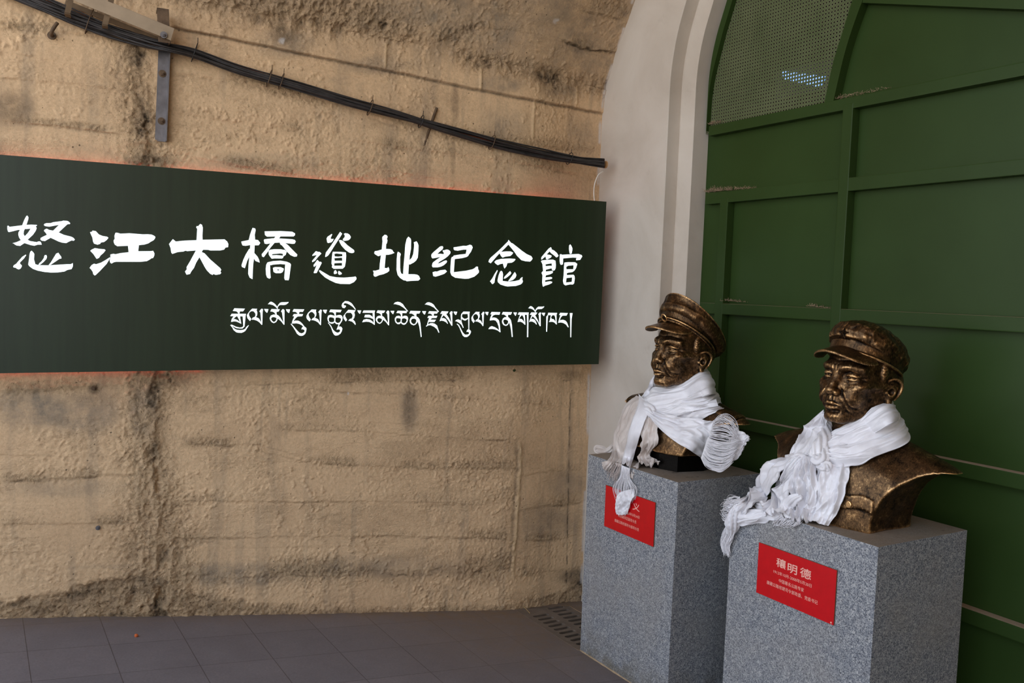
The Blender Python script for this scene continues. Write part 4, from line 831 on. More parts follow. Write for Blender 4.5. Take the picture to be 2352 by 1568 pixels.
# ================================================================== bronze busts
f32 = np.float32
def v3(*a): return np.array(a, f32)
def s_sph(P, c, r): return np.sqrt(((P - v3(*c)) ** 2).sum(-1)) - f32(r)
def s_ell(P, c, r):
    q = P - v3(*c); r = v3(*r)
    k0 = np.sqrt(((q / r) ** 2).sum(-1)); k1 = np.sqrt(((q / (r * r)) ** 2).sum(-1)) + f32(1e-6)
    return k0 * (k0 - 1) / k1
def s_cap(P, a, b, r1, r2=None):
    a = v3(*a); b = v3(*b); r2 = r1 if r2 is None else r2
    d = b - a; t = np.clip(((P - a) @ d) / f32(d @ d), 0, 1)
    return np.sqrt(((P - a - t[..., None] * d) ** 2).sum(-1)) - (f32(r1) + f32(r2 - r1) * t)
def s_poly(P, pts, rs):
    d = None
    for i in range(len(pts) - 1):
        c = s_cap(P, pts[i], pts[i + 1], rs[i] if not np.isscalar(rs) else rs, rs[i + 1] if not np.isscalar(rs) else rs)
        d = c if d is None else np.minimum(d, c)
    return d
def s_polyc(P, pts, rs):
    c = catmull(np.array([list(p) + [r] for p, r in zip(pts, rs)], float), 22)
    return s_poly(P, [tuple(q[:3]) for q in c], [q[3] for q in c])
def su(a, b, k):
    h = np.clip(0.5 + 0.5 * (b - a) / f32(k), 0, 1); return b + (a - b) * h - f32(k) * h * (1 - h)
def ss(a, b, k): return -su(-a, b, k)                               # a minus b
def si(a, b, k): return -su(-a, -b, k)
def yz_dist(A, pts):
    d = None; y, z = A[..., 1], A[..., 2]
    for (a, b), (c, e) in zip(pts[:-1], pts[1:]):
        dy, dz = c - a, e - b; t = np.clip(((y - f32(a)) * f32(dy) + (z - f32(b)) * f32(dz)) / f32(dy * dy + dz * dz), 0, 1)
        q = np.sqrt((y - f32(a) - t * f32(dy)) ** 2 + (z - f32(b) - t * f32(dz)) ** 2); d = q if d is None else np.minimum(d, q)
    return d
def carve(d, A, pts, wd, dep): return d + f32(dep) * np.exp(-(yz_dist(A, pts) / f32(wd)) ** 2) * (A[..., 0] > 4)
def surface_net(f, lo, step):
    nx, ny, nz = f.shape; S = f < 0
    C = [(0, 0, 0), (1, 0, 0), (0, 1, 0), (1, 1, 0), (0, 0, 1), (1, 0, 1), (0, 1, 1), (1, 1, 1)]
    sl = lambda A, c: A[c[0]:nx - 1 + c[0], c[1]:ny - 1 + c[1], c[2]:nz - 1 + c[2]]
    cnt = sum(sl(S, c).astype(np.int8) for c in C); mask = (cnt > 0) & (cnt < 8)
    I = np.argwhere(mask); idx = np.full(mask.shape, -1, np.int64); idx[mask] = np.arange(len(I))
    pos = np.zeros((len(I), 3)); n = np.zeros(len(I))
    val = [sl(f, c)[mask] for c in C]
    for a in range(8):
        for ax in range(3):
            b = a | (1 << ax)
            if b == a: continue
            va, vb = val[a], val[b]; cr = (va < 0) != (vb < 0)
            t = np.where(cr, va / np.where(cr, va - vb, 1), 0)
            p = np.array(C[a], float)[None] + t[:, None] * (np.array(C[b]) - np.array(C[a]))[None]
            pos += np.where(cr[:, None], p, 0); n += cr
    V = (I + pos / n[:, None]) * step + np.array(lo)
    Q = []
    for ax in range(3):
        o1, o2 = [(1, 2), (2, 0), (0, 1)][ax]
        A = np.moveaxis(S, [ax, o1, o2], [0, 1, 2]); J = np.moveaxis(idx, [ax, o1, o2], [0, 1, 2])
        e = A[:-1, 1:-1, 1:-1] != A[1:, 1:-1, 1:-1]; k = np.argwhere(e)
        i, j, l = k[:, 0], k[:, 1] + 1, k[:, 2] + 1
        q = np.stack([J[i, j - 1, l - 1], J[i, j, l - 1], J[i, j, l], J[i, j - 1, l]], 1)
        fl = ~A[i, j, l]; q[fl] = q[fl][:, ::-1]; Q.append(q)
    Q = np.concatenate(Q); Q = Q[(Q >= 0).all(1)]
    return V, Q
def sdf_mesh(fn, lo, hi, step, smooth=1):
    n = [int((hi[i] - lo[i]) / step) + 1 for i in range(3)]
    ax = [lo[i] + step * np.arange(n[i]) for i in range(3)]
    out = np.empty(n, f32)
    Y, Z = np.meshgrid(ax[1], ax[2], indexing='ij')
    for i0 in range(0, n[0], 24):
        xs = ax[0][i0:i0 + 24]
        P = np.empty((len(xs), n[1], n[2], 3), f32); P[..., 0] = xs[:, None, None]; P[..., 1] = Y; P[..., 2] = Z
        out[i0:i0 + 24] = fn(P)
    V, Q = surface_net(out, lo, step)
    for _ in range(smooth):
        S = np.zeros_like(V); n_ = np.zeros(len(V))
        for a in range(4):
            np.add.at(S, Q[:, a], V[Q[:, (a + 1) % 4]]); np.add.at(S, Q[:, a], V[Q[:, (a + 3) % 4]]); np.add.at(n_, Q[:, a], 2)
        V = V * 0.5 + 0.5 * S / np.maximum(n_, 1)[:, None]
    return V, Q
def wob(P, s, a, seed=0):                                            # soft hand-modelled unevenness
    x, y, z = P[..., 0] * s, P[..., 1] * s, P[..., 2] * s
    return f32(a) * (np.sin(x * 1.7 + 2.1 * np.sin(y * 1.3 + seed)) * np.sin(y * 1.9 + 1.7 * np.sin(z * 1.1 + seed)) + np.sin(z * 2.3 + 1.5 * np.sin(x * 1.5 + 2 * seed)) * 0.7)

# ---- heads, in centimetres of a life-size head: x forward, y to the sitter's left, z up, origin between the ears
def head_sdf(P, o):
    P = P / v3(1.0, 1.09, 1.0)                                        # broad, flat-cheeked heads
    P[..., 0] = np.where(P[..., 0] > 0, P[..., 0] / f32(o['fx']), P[..., 0] / f32(1.05))
    A = P.copy(); A[..., 1] = np.abs(A[..., 1])
    w = o.get('wide', 1.0)
    d = s_ell(A, (-0.3, 0, 3.2), (9.5, 7.6, 9.0))
    d = su(d, s_ell(A, (2.9, 0, -3.0), (6.5, 6.0 * w, 8.0)), 2.5)
    d = su(d, s_poly(A, [(0.0, 5.3 * w, -4.0), (0.9, 4.9 * w, -7.0 - o['jaw']), (7.3, 1.7, -10.2 - o['chin'])], [1.9, 1.9, 1.6]), 2.2)
    d = su(d, s_ell(A, (8.0, 0, -10.1 - o['chin']), (1.75, 2.1, 1.6)), 1.1)
    d = su(d, s_ell(A, (5.8, 4.7 * w, -1.7), (2.5, 2.15, 1.6)), 1.6)
    d = su(d, s_cap(A, (5.0, 5.5 * w, -1.4), (0.2, 7.0, -0.6), 0.9), 1.6)
    d = su(d, s_ell(A, (7.2, 0, -6.5), (2.6, 3.3, 3.3)), 1.6)
    d = su(d, s_poly(A, [(8.75, 0.9, 2.9), (8.35, 3.0, 3.3), (6.6, 5.2, 3.0)], [1.15, 1.1, 0.9]), 1.2)
    d = ss(d, s_ell(A, (4.2, 8.6, 3.6), (3.4, 1.7, 3.2)), 1.6)
    d = ss(d, s_ell(A, (10.0, 3.2, 0.9), (2.0, 2.1, 1.45)), 1.3)
    d = ss(d, s_ell(A, (4.4, 7.2 * w, -5.2), (3.6, 1.1, 2.8)), 2.0)      # hollow below the cheekbone
    # eyes
    ez = 0.9
    eye = s_sph(A, (7.05, 3.2, ez), 1.38)
    eye = ss(eye, s_sph(A, (8.55, 3.15 + o['gaze'], ez + 0.02), 0.34), 0.12)
    d = su(d, eye, 0.12)
    lid = s_ell(A, (7.0, 3.2, ez + 0.05), (1.70, 1.95, 1.62))
    edge = (A[..., 2] - f32(ez + o['lid'])) + f32(0.10) * (A[..., 1] - f32(3.2)) ** 2 + f32(0.06) * (A[..., 1] - f32(3.2))
    d = su(d, si(lid, -edge, 0.10), 0.22)
    ledge = (A[..., 2] - f32(ez - 0.52)) - f32(0.09) * (A[..., 1] - f32(3.2)) ** 2
    d = su(d, si(s_ell(A, (7.0, 3.2, ez - 0.1), (1.62, 1.9, 1.55)), ledge, 0.10), 0.30)
    d = carve(d, A, [(1.9, ez + 0.75 + o['lid'] * .4), (3.1, ez + 1.35 + o['lid'] * .4), (4.9, ez + 0.75)], 0.22, 0.16)
    d = su(d, s_poly(A, [(9.4, 1.3, 2.95), (9.25, 2.6, 3.45 + o['brow']), (8.35, 4.0, 3.55 + o['brow']), (7.1, 5.2, 2.9)], [0.25, 0.42, 0.36, 0.18]), 0.35)
    d = carve(d, A, [(2.1, -0.35), (3.3, -1.05), (4.6, -0.75)], 0.34, 0.16); d = carve(d, A, [(2.0, -1.0), (3.2, -1.75), (4.4, -1.6)], 0.4, 0.10)
    d = carve(d, A, [(5.0, 0.7), (5.9, 0.2)], 0.22, 0.12); d = carve(d, A, [(5.0, 1.0), (5.9, 1.1)], 0.2, 0.10)
    d = carve(d, A, [(0.45, 2.4), (0.5, 3.8)], 0.22, 0.20); d = carve(d, A, [(0, 4.9), (2.6, 5.2), (4.6, 4.7)], 0.25, 0.10)
    # nose
    nx = o['nose']
    d = su(d, s_cap(A, (8.55, 0, 1.9), (10.45 + nx, 0, -2.5), 0.92, 1.0), 0.9)
    d = su(d, s_ell(A, (10.55 + nx, 0, -3.2), (1.05, 1.1, 0.95)), 0.8)
    d = su(d, s_ell(A, (9.7 + nx * .7, 1.25, -3.5), (1.15, 0.86, 0.82)), 0.5)
    d = ss(d, s_ell(A, (10.2 + nx, 0.66, -4.28), (0.62, 0.32, 0.42)), 0.18)
    d = carve(d, A, [(1.7, -2.3), (2.2, -3.1), (2.15, -4.0)], 0.28, 0.22)
    # mouth
    mz = -6.95 - o['low']
    d = carve(d, A, [(0, -4.7), (0, -6.0)], 0.26, 0.20); d = carve(d, A, [(0.55, -4.8), (0.6, -6.0)], 0.22, -0.10)
    d = su(d, s_poly(A, [(10.25, 0.0, mz + 0.50), (10.2, 0.6, mz + 0.58), (8.95, 2.5, mz - 0.02)], [0.42, 0.46, 0.22]), 0.30)
    d = su(d, s_poly(A, [(9.95, 0.0, mz - 0.68), (9.75, 0.9, mz - 0.62), (8.9, 2.2, mz - 0.2)], [0.60, 0.55, 0.24]), 0.32)
    d = ss(d, s_poly(A, [(10.75, 0.0, mz - 0.05), (10.35, 0.9, mz + 0.0), (9.15, 2.65, mz - 0.12 - o['frown'])], [0.14, 0.13, 0.13]), 0.14)
    d = ss(d, s_poly(A, [(9.75, 0, -8.75), (9.2, 1.6, -8.45)], 0.28), 0.8)
    d = su(d, s_ell(A, (7.0, 3.4 * w, -4.6), (2.2, 2.0, 2.6)), 1.8)
    fd = o['fold']
    d = carve(d, A, [(1.95, -2.9), (2.75, -4.2), (3.6, -5.8), (4.2, -7.3)], 0.42, 0.40 * fd); d = carve(d, A, [(2.7, -3.4), (3.5, -4.8), (4.4, -6.4)], 0.7, -0.26 * fd)
    d = carve(d, A, [(2.9, -7.0), (3.1, -8.3)], 0.35, 0.22 * fd); d = carve(d, A, [(3.6, -7.0), (3.8, -8.2)], 0.4, -0.12 * fd)
    d = d + wob(A, 1.15, 0.035, 1) + wob(A, 2.9, 0.014, 3)
    # ears
    E = A.copy(); E[..., 2] -= f32(o['ear']); E[..., 1] += f32(0.55)
    e = s_polyc(E, [(0.4, 7.2, -0.9), (0.75, 7.7, 0.9), (0.2, 8.2, 2.2), (-1.2, 8.9, 2.7), (-2.6, 9.4, 2.0), (-3.15, 9.5, 0.6), (-2.8, 9.2, -1.2), (-2.0, 8.7, -2.6)], [0.34, 0.36, 0.40, 0.42, 0.46, 0.44, 0.40, 0.40])
    e = su(e, s_ell(E, (-0.9, 8.0, -3.4), (0.9, 0.6, 0.95)), 0.4)
    plate = s_poly(E, [(-0.6, 7.6, 1.2), (-0.9, 7.8, -0.6), (-0.8, 7.6, -2.6)], [1.0, 1.1, 0.9])
    plate = su(plate, s_ell(E, (-1.4, 8.45, -0.1), (1.9, 0.72, 2.75)), 0.5)
    plate = ss(plate, s_sph(E, (-0.25, 9.0, -0.7), 0.95), 0.25)
    plate = ss(plate, s_poly(E, [(0.0, 8.8, 1.3), (-1.4, 9.35, 1.7), (-2.3, 9.5, 0.6), (-2.0, 9.2, -1.0)], 0.24), 0.2)
    e = su(e, plate, 0.3)
    e = su(e, s_poly(E, [(-0.9, 8.5, 1.4), (-1.75, 8.85, 0.5), (-1.75, 8.7, -0.9), (-1.0, 8.25, -2.1), (-0.2, 7.9, -2.3)], [0.25, 0.34, 0.36, 0.32, 0.25]), 0.2)
    e = su(e, s_sph(E, (0.35, 7.75, -1.0), 0.45), 0.3)
    d = su(d, e, 0.35)
    d = su(d, s_ell(A, (1.3, 7.0, 2.8), (1.1, 0.75, 2.7)) + wob(A, 3.5, 0.045, 5), 0.4)          # cropped hair in front of the ear
    d = su(d, s_ell(A, (-4.5, 0, 0.5), (5.6, 7.5, 5.0)) + wob(A, 3.5, 0.05, 6), 0.5)
    d = su(d, s_cap(P, (-1.4, 0, -5), (-3.2, 0, -22), 5.5, 6.3), 2.2)
    return d
# ---- torso, in metres: x forward, y left, z up from the pedestal top
def torso_sdf(P, o):
    d = s_ell(P, (0.0, 0, 0.05), (0.205, 0.46, 0.235))
    A = P.copy(); A[..., 1] = np.abs(A[..., 1])
    d = su(d, s_cap(A, (-0.01, 0.05, 0.265), (-0.01, 0.34, o['shz'] - 0.03), 0.075, 0.070), 0.06)
    d = su(d, s_cap(A, (0.07, 0.07, 0.15), (0.085, 0.09, -0.02), 0.115), 0.09)
    d = su(d, s_cap(P, (-0.02, 0, 0.25), (0.0, 0, 0.50), 0.082), 0.05)
    # concave cut below the shoulders
    z = np.clip(A[..., 2], 0, 1); zz = np.clip(z / f32(o['cut']), 0, 1)
    wd = f32(0.205) + f32(0.165) * (1 - np.sqrt(np.clip(1 - zz ** 2, 0, 1)))
    cut = (A[..., 1] - np.where(z < o['cut'], wd, f32(0.9))) * f32(0.7)
    d = si(d, cut, 0.006)
    d = si(d, -(P[..., 0] + f32(0.045) + f32(0.28) * np.clip(0.22 - P[..., 2], -0.2, 0.3) * f32(o.get('back', 0.0))), 0.01)
    d = si(d, -(P[..., 2] - f32(o['zb'])), 0.004)
    d = d + wob(P, 22, 0.0012, 2)
    if o.get('flap'):
        fy, fz, fw, fh = o['flap']
        # breast pocket flap with a button, and the front edge of the jacket
        for sgn in (1, -1):
            q = np.maximum(np.abs(P[..., 1] * sgn - f32(fy)) - f32(fw), np.abs(P[..., 2] - f32(fz) + f32(0.10) * (P[..., 1] * sgn - f32(fy)) - f32(0.008) * np.sin(P[..., 1] * 45)) - f32(fh))
            d = np.where(P[..., 0] > 0.02, np.minimum(d, si(d - f32(0.0045), q, 0.002)), d)
    if o.get('epaulette'):
        q = np.maximum(np.abs(A[..., 0] - f32(0.0)) - f32(0.045), np.abs(A[..., 1] - f32(0.26)) - f32(0.11))
        d = np.where(P[..., 2] > 0.2, np.minimum(d, si(d - f32(0.006), q, 0.002)), d)
        q = np.abs(A[..., 1] - f32(0.365)) - f32(0.004); d = np.where(P[..., 2] > 0.12, ss(d, q - 0 * d + np.abs(d) * 0.8 - f32(0.004), 0.004), d)
    return d
SC = 0.0135
def head_to_local(V, o):                                            # head cm -> metres above the pedestal
    a = math.radians(o['pitch']); c, s = math.cos(a), math.sin(a)
    b = math.radians(o.get('yaw', 0)); cb, sb = math.cos(b), math.sin(b)
    x, y, z = V[:, 0], V[:, 1], V[:, 2]
    x, z = c * x - s * z, s * x + c * z
    r = math.radians(o.get('roll', 0)); y, z = math.cos(r) * y - math.sin(r) * z, math.sin(r) * y + math.cos(r) * z
    x, y = cb * x - sb * y, sb * x + cb * y
    return np.stack([x * SC + o['hx'], y * SC, z * SC + o['hz']], 1)
def local_to_world(V, o): return np.stack([o['X'] - V[:, 0], o['Y'] - V[:, 1], PTOP + V[:, 2]], 1)
def m_bronze(name, dark, mid, hi, amt=1.0):
    m, nt, b = new_mat(name); t = NT(nt)
    ge = t.n('NewGeometry'); pos = ge.outputs['Position']
    pt = t.ramp(ge.outputs['Pointiness'], [(0.44, G(0)), (0.50, G(0.38)), (0.57, G(1))])
    n1 = t.noise(pos, 26, 7, 0.7); n2 = t.noise(pos, 130, 5, 0.75)
    mp = t.n('Mapping'); mp.inputs['Scale'].default_value = (1, 1.6, 0.5); mp.inputs['Rotation'].default_value = (0.5, 0.3, 0.4); t.l(pos, mp.inputs[0])
    n3 = t.noise(mp.outputs[0], 170, 3, 0.6)
    relief_tone = t.math('ADD', t.math('MULTIPLY', pt, 0.95), t.math('ADD', t.math('MULTIPLY', t.math('SUBTRACT', n1, 0.5), 1.0), t.math('MULTIPLY', t.math('SUBTRACT', t.math('ADD', n2, n3), 1.0), 0.55)))  # patina tones, with golden highlights on raised parts and dark hollows painted in
    base = t.ramp(relief_tone, [(0.14, dark), (0.47, mid), (0.92, hi)])
    t.l(base, b.inputs['Base Color'])
    b.inputs['Metallic'].default_value = 0.9
    t.l(t.ramp(relief_tone, [(0.1, G(0.42)), (0.9, G(0.30))]), b.inputs['Roughness'])
    b.inputs['Specular IOR Level'].default_value = 0.5
    hgt = t.math('ADD', t.math('MULTIPLY', n1, 0.6), t.math('MULTIPLY', t.math('ADD', n2, n3), 0.25))
    t.l(t.bump(hgt, 0.5, 0.004), b.inputs['Normal'])
    return m
M_BRZ = m_bronze('patinated_bronze', (0.014, 0.010, 0.007, 1), (0.15, 0.082, 0.036, 1), (0.95, 0.57, 0.25, 1))
M_BRZD = m_bronze('dark_bronze', (0.008, 0.007, 0.006, 1), (0.022, 0.016, 0.012, 1), (0.16, 0.10, 0.05, 1))

BUST = {
 1: dict(X=2.712, Y=2.967, hx=0.0, hz=0.518, pitch=4, jaw=0.0, chin=0.3, gaze=0.05, lid=0.52, brow=0.1, frown=0.05, fold=0.55, nose=-0.5, fx=1.16, low=0.5, ear=-1.8, wide=0.95,
         shz=0.235, cut=0.24, zb=0.080, epaulette=True),
 2: dict(X=2.700, Y=2.000, roll=-2, hx=0.0, hz=0.498, pitch=3, jaw=0.2, chin=0.0, gaze=0.0, lid=0.16, brow=-0.05, frown=0.25, fold=0.75, nose=0.05, fx=1.19, low=0.0, ear=-1.3, wide=1.0,
         shz=0.205, cut=0.225, zb=0.0, flap=(0.135, 0.098, 0.075, 0.022)),
}
def figure_mesh(k):
    o = BUST[k]
    V1, Q1 = sdf_mesh(lambda P: head_sdf(P, o), (-12.0, -11.6, -15.5), (14.2, 11.6, 13.2), 0.20)
    V1 = head_to_local(V1, o)
    V2, Q2 = sdf_mesh(lambda P: torso_sdf(P, o), (-0.14, -0.47, -0.02), (0.24, 0.47, 0.42), 0.0042)
    V = np.vstack([V1, V2]); Q = np.vstack([Q1, Q2 + len(V1)])
    return local_to_world(V, o), Q
# ---- caps
def tilt(P, org, th):
    c, s = math.cos(th), math.sin(th); q = P - v3(*org)
    return np.stack([c * q[..., 0] + s * q[..., 2], q[..., 1], -s * q[..., 0] + c * q[..., 2]], -1)
def ell_cyl(x, y, a, b): r = np.sqrt((x / f32(a)) ** 2 + (y / f32(b)) ** 2); return (r - 1) * f32(min(a, b))
def cap1_sdf(P):                                                    # officer's peaked cap
    T = tilt(P, (0.2, 0, 4.6), math.radians(29)); x, y, z = T[..., 0], T[..., 1], T[..., 2]
    band = np.maximum(ell_cyl(x - 0.4, y, 11.4, 9.2) - f32(0.10) * np.clip(z, 0, 5), np.maximum(-z, z - f32(4.6)))
    cord = np.sqrt(ell_cyl(x - 0.4, y, 11.65, 9.45) ** 2 + (z - f32(0.9)) ** 2) - f32(0.34)
    top = np.sqrt(ell_cyl(x - 0.4, y, 11.75, 9.55) ** 2 + (z - f32(3.9)) ** 2) - f32(0.26)
    zc = z - f32(4.9) - f32(0.15) * x                                 # crown disc, higher in front
    e = ell_cyl(x + 0.5, y, 14.2, 11.0)
    r = 1.7
    qx = np.maximum(e + f32(r), 0); hz = f32(2.7) + f32(0.06) * x
    qz = np.maximum(np.abs(zc) - (hz - f32(r)), 0)
    crown = np.sqrt(qx ** 2 + qz ** 2) - f32(r)
    crown = np.where((e + f32(r) < 0) & (np.abs(zc) < hz - f32(r)), f32(-0.5), crown)
    cone = np.maximum(np.maximum(ell_cyl(x - 0.2, y, 11.4, 9.2) - f32(0.6) * np.clip(z - f32(3.2), 0, 3), z - f32(5.6)), f32(3.0) - z)
    pipe = np.sqrt((e - f32(0.0)) ** 2 + (zc - hz + f32(0.9)) ** 2) - f32(0.26)
    d = su(crown + wob(P, 0.55, 0.10, 2), cone, 0.8)
    d = su(d, band, 0.25); d = su(d, cord, 0.15); d = su(d, top, 0.2); d = su(d, pipe, 0.25)
    return np.maximum(d, -(s_ell(P, (-0.3, 0, 3.0), (9.7, 7.9, 8.8))))
def visor_sdf(P, root, slope, curve, cx, a, b, x0, th=0.26):
    x, y, z = P[..., 0], P[..., 1], P[..., 2]
    zf = f32(root[1]) - f32(slope) * (x - f32(root[0])) - f32(curve) * y * y
    sh = np.abs(z - zf) * f32(0.72) - f32(th)
    rim = np.sqrt(ell_cyl(x - cx, y, a - 0.3, b - 0.3) ** 2 + ((z - zf) * f32(0.8)) ** 2) - f32(0.27)
    d = np.maximum(sh, ell_cyl(x - cx, y, a, b))
    d = su(d, rim, 0.15)
    return np.maximum(d, f32(x0) - x)
def cap2_sdf(P):                                                    # soft workman's cap
    T = tilt(P, (0.0, 0, 4.0), math.radians(19)); x, y, z = T[..., 0], T[..., 1], T[..., 2]
    band = np.maximum(ell_cyl(x - 0.2, y, 11.0, 9.1), np.maximum(-z, z - f32(3.2)))
    q = T - v3(-1.2, 0, 4.4); an = np.arctan2(q[..., 1], q[..., 0])
    crown = s_ell(T, (0.2, 0, 4.5), (11.3, 9.5, 6.1))
    crown = su(crown, s_ell(T, (4.2, 0, 5.4), (8.2, 8.2, 4.9)), 2.0)
    crown = su(crown, s_ell(T, (-3.8, 0.2, 3.3), (6.2, 8.3, 4.6)), 1.5)
    rad = np.sqrt(q[..., 0] ** 2 + q[..., 1] ** 2)
    pl = np.abs(np.sin(an * 7 + 1.2 * np.sin(an * 2.3 + 1))) ** 0.7
    crown = crown + f32(0.42) * (pl - f32(0.6)) * np.clip((f32(5.2) - z) / 4, 0, 1) * np.clip(rad / 9, 0, 1.2) + wob(P, 0.7, 0.13, 4) + wob(P, 1.8, 0.05, 7)
    seam_ = np.minimum(np.abs(y), np.abs(x * 0.87 + y * 0.5) + 30 * (z < 5)); crown = crown + f32(0.10) * np.exp(-(seam_ / 0.22) ** 2)
    crown = np.maximum(crown, f32(1.3) + f32(0.22) * x - z - 0.3 * np.sin(an * 3 + 1))
    d = su(crown, band, 0.45)
    rib = np.sqrt(ell_cyl(x - 0.2, y, 11.1, 9.2) ** 2 + (z - f32(0.35)) ** 2) - f32(0.30)
    d = su(d, rib, 0.2)
    return np.maximum(d, -(s_ell(P, (-0.3, 0, 3.0), (9.7, 7.9, 8.8))))
def on_sdf(fn, start, dirv, dist=30, n=1500):
    t = np.linspace(0, dist, n); P = (np.array(start)[None] + t[:, None] * np.array(dirv)[None]).astype(f32)
    d = fn(P); i = np.where(d < 0)[0]
    return P[i[-1]] if len(i) else P[0]
def sdf_grad(fn, P, e=0.05):
    P = np.asarray(P, f32); G_ = np.zeros_like(P)
    for a in range(3):
        s_ = np.zeros(3, f32); s_[a] = e; G_[..., a] = fn(P + s_) - fn(P - s_)
    return G_ / (np.linalg.norm(G_, axis=-1, keepdims=True) + 1e-9)
def build_bust(k, label):
    o = BUST[k]
    b = thing('bronze_bust', (o['X'] - 0.08, o['Y'], PTOP), label, 'bust')
    V, Q = figure_mesh(k)
    obj('figure', V, Q, M_BRZ, b, True)
    tw = lambda V: local_to_world(head_to_local(V, o), o)
    if k == 1:
        V, Q = sdf_mesh(cap1_sdf, (-18, -13, -5), (15.5, 13, 22), 0.24, 2); cap = obj('cap', tw(V), Q, M_BRZD if False else M_BRZ, b, True)
        vf = lambda P: visor_sdf(P, (10.6, 9.3), 0.30, 0.050, 5.6, 10.6, 8.8, 5.6, 0.2)
        V, Q = sdf_mesh(vf, (3.5, -10.5, -2), (18, 10.5, 14), 0.16, 3); obj('visor', tw(V), Q, M_BRZ, cap, True)
        # round badge on the band
        p0 = on_sdf(cap1_sdf, (2, 0.0, 6.5), (0.88, 0.0, 0.47)); n = sdf_grad(cap1_sdf, p0[None])[0]
        n /= np.linalg.norm(n); side = np.cross([0, 0, 1], n); side /= np.linalg.norm(side); upd = np.cross(n, side); mb = MB()
        a = np.linspace(0, 2 * math.pi, 33); mb.tube([p0 + n * 0.15 + side * math.cos(t) * 1.15 + upd * math.sin(t) * 1.3 for t in a], 0.2, 6, False)
        star = [p0 + n * 0.0 + side * math.sin(t) * r + upd * math.cos(t) * r for t, r in [(2 * math.pi * i / 10, 0.85 if i % 2 == 0 else 0.38) for i in range(10)]]
        mb.prism([star], n * 0.32); W_ = tw(np.array(mb.V)); obj('badge', W_, mb.F, M_BRZ, cap)
        # octagonal plinth
        pl = [(0.185, 0.07), (0.185, -0.06), (0.155, -0.155), (0.02, -0.185), (-0.06, -0.15), (-0.06, 0.15), (0.02, 0.185), (0.155, 0.16)]
        mb = MB()
        for z0, z1, s in ((0, 0.070, 1.0), (0.070, 0.088, 0.94)):
            mb.prism([[(o['X'] - x * s, o['Y'] - y * s, PTOP + z0) for x, y in pl]], (0, 0, z1 - z0))
        mb.build('plinth', M_BRZD, b)
    else:
        V, Q = sdf_mesh(cap2_sdf, (-15, -12, -2), (14, 12, 17), 0.19); cap = obj('cap', tw(V), Q, M_BRZ, b, True)
        vf = lambda P: visor_sdf(P, (10.2, 8.6), 0.24, 0.060, 5.6, 10.8, 8.7, 6.2, 0.2)
        V, Q = sdf_mesh(vf, (3.5, -10.5, -2), (18, 10.5, 13), 0.16, 3); obj('visor', tw(V), Q, M_BRZ, cap, True)
        p0 = on_sdf(cap2_sdf, (1, 0.0, 8.5), (0.93, 0.0, 0.36)); n = sdf_grad(cap2_sdf, p0[None], 0.3)[0]
        side = np.cross([0, 0, 1], n); side /= np.linalg.norm(side); upd = np.cross(n, side); mb = MB()
        st = []
        for i in range(10):
            t = 2 * math.pi * i / 10; r = 1.75 if i % 2 == 0 else 0.75
            st.append(p0 + n * 0.05 + side * math.sin(t) * r + upd * math.cos(t) * r)
        c = p0 + n * 0.75; nb = len(mb.V); mb.add(list(st) + [c], [[i, (i + 1) % 10, 10] for i in range(10)])
        W_ = tw(np.array(mb.V)); obj('star_badge', W_, mb.F, M_BRZ, cap)
        p0 = on_sdf(lambda P: torso_sdf(P, o), (0, 0.137, 0.088), (1, 0, 0), 0.3); mb = MB()
        for sg in (1, -1):
            c = np.array([p0[0] - 0.002, sg * 0.137, 0.088])
            mb = MB(); mb.tube([c, c + [0.006, 0, 0], c + [0.007, 0, 0]], [0.0115, 0.0115, 0.009], 18)
            obj('button', local_to_world(np.array(mb.V), o), mb.F, M_BRZ, b)
    return b
build_bust(1, 'bronze bust in an officer peaked cap on the farther pedestal, beside the pale arch')
build_bust(2, 'bronze bust in a soft cap with a star, on the nearer pedestal at right')
# ================================================================== white silk scarves
def m_silk(name, col, col2):
    m, nt, b = new_mat(name); t = NT(nt)
    pos = t.n('NewGeometry').outputs['Position']
    base = t.ramp(t.noise(pos, 9, 5, 0.6), [(0.35, col2), (0.65, col)])
    v = t.n('TexVoronoi'); v.feature = 'SMOOTH_F1'; v.inputs['Scale'].default_value = 26; t.l(pos, v.inputs['Vector'])
    wv = t.math('SINE', t.math('MULTIPLY', v.outputs['Distance'], 22.0))
    t.l(base, b.inputs['Base Color']); t.l(t.ramp(wv, [(0.3, G(0.42)), (0.7, G(0.30))]), b.inputs['Roughness'])
    b.inputs['Sheen Weight'].default_value = 0.25; b.inputs['Specular IOR Level'].default_value = 0.45
    hgt = t.math('ADD', t.math('MULTIPLY', wv, 0.10), t.noise(pos, 90, 4, 0.6))
    t.l(t.bump(hgt, 0.25, 0.002), b.inputs['Normal'])
    return m
M_SILK = m_silk('white_silk', sc(238, 236, 238), sc(222, 219, 222)); M_OLD = m_silk('yellowed_silk', sc(222, 212, 204), sc(196, 182, 172))
def m_fringe(name, c):
    m, nt, b = new_mat(name); b.inputs['Base Color'].default_value = c; b.inputs['Roughness'].default_value = 0.45; b.inputs['Specular IOR Level'].default_value = 0.4
    return m
M_FRN = m_fringe('white_fringe', sc(235, 232, 234)); M_FRO = m_fringe('yellowed_fringe', sc(206, 192, 184))

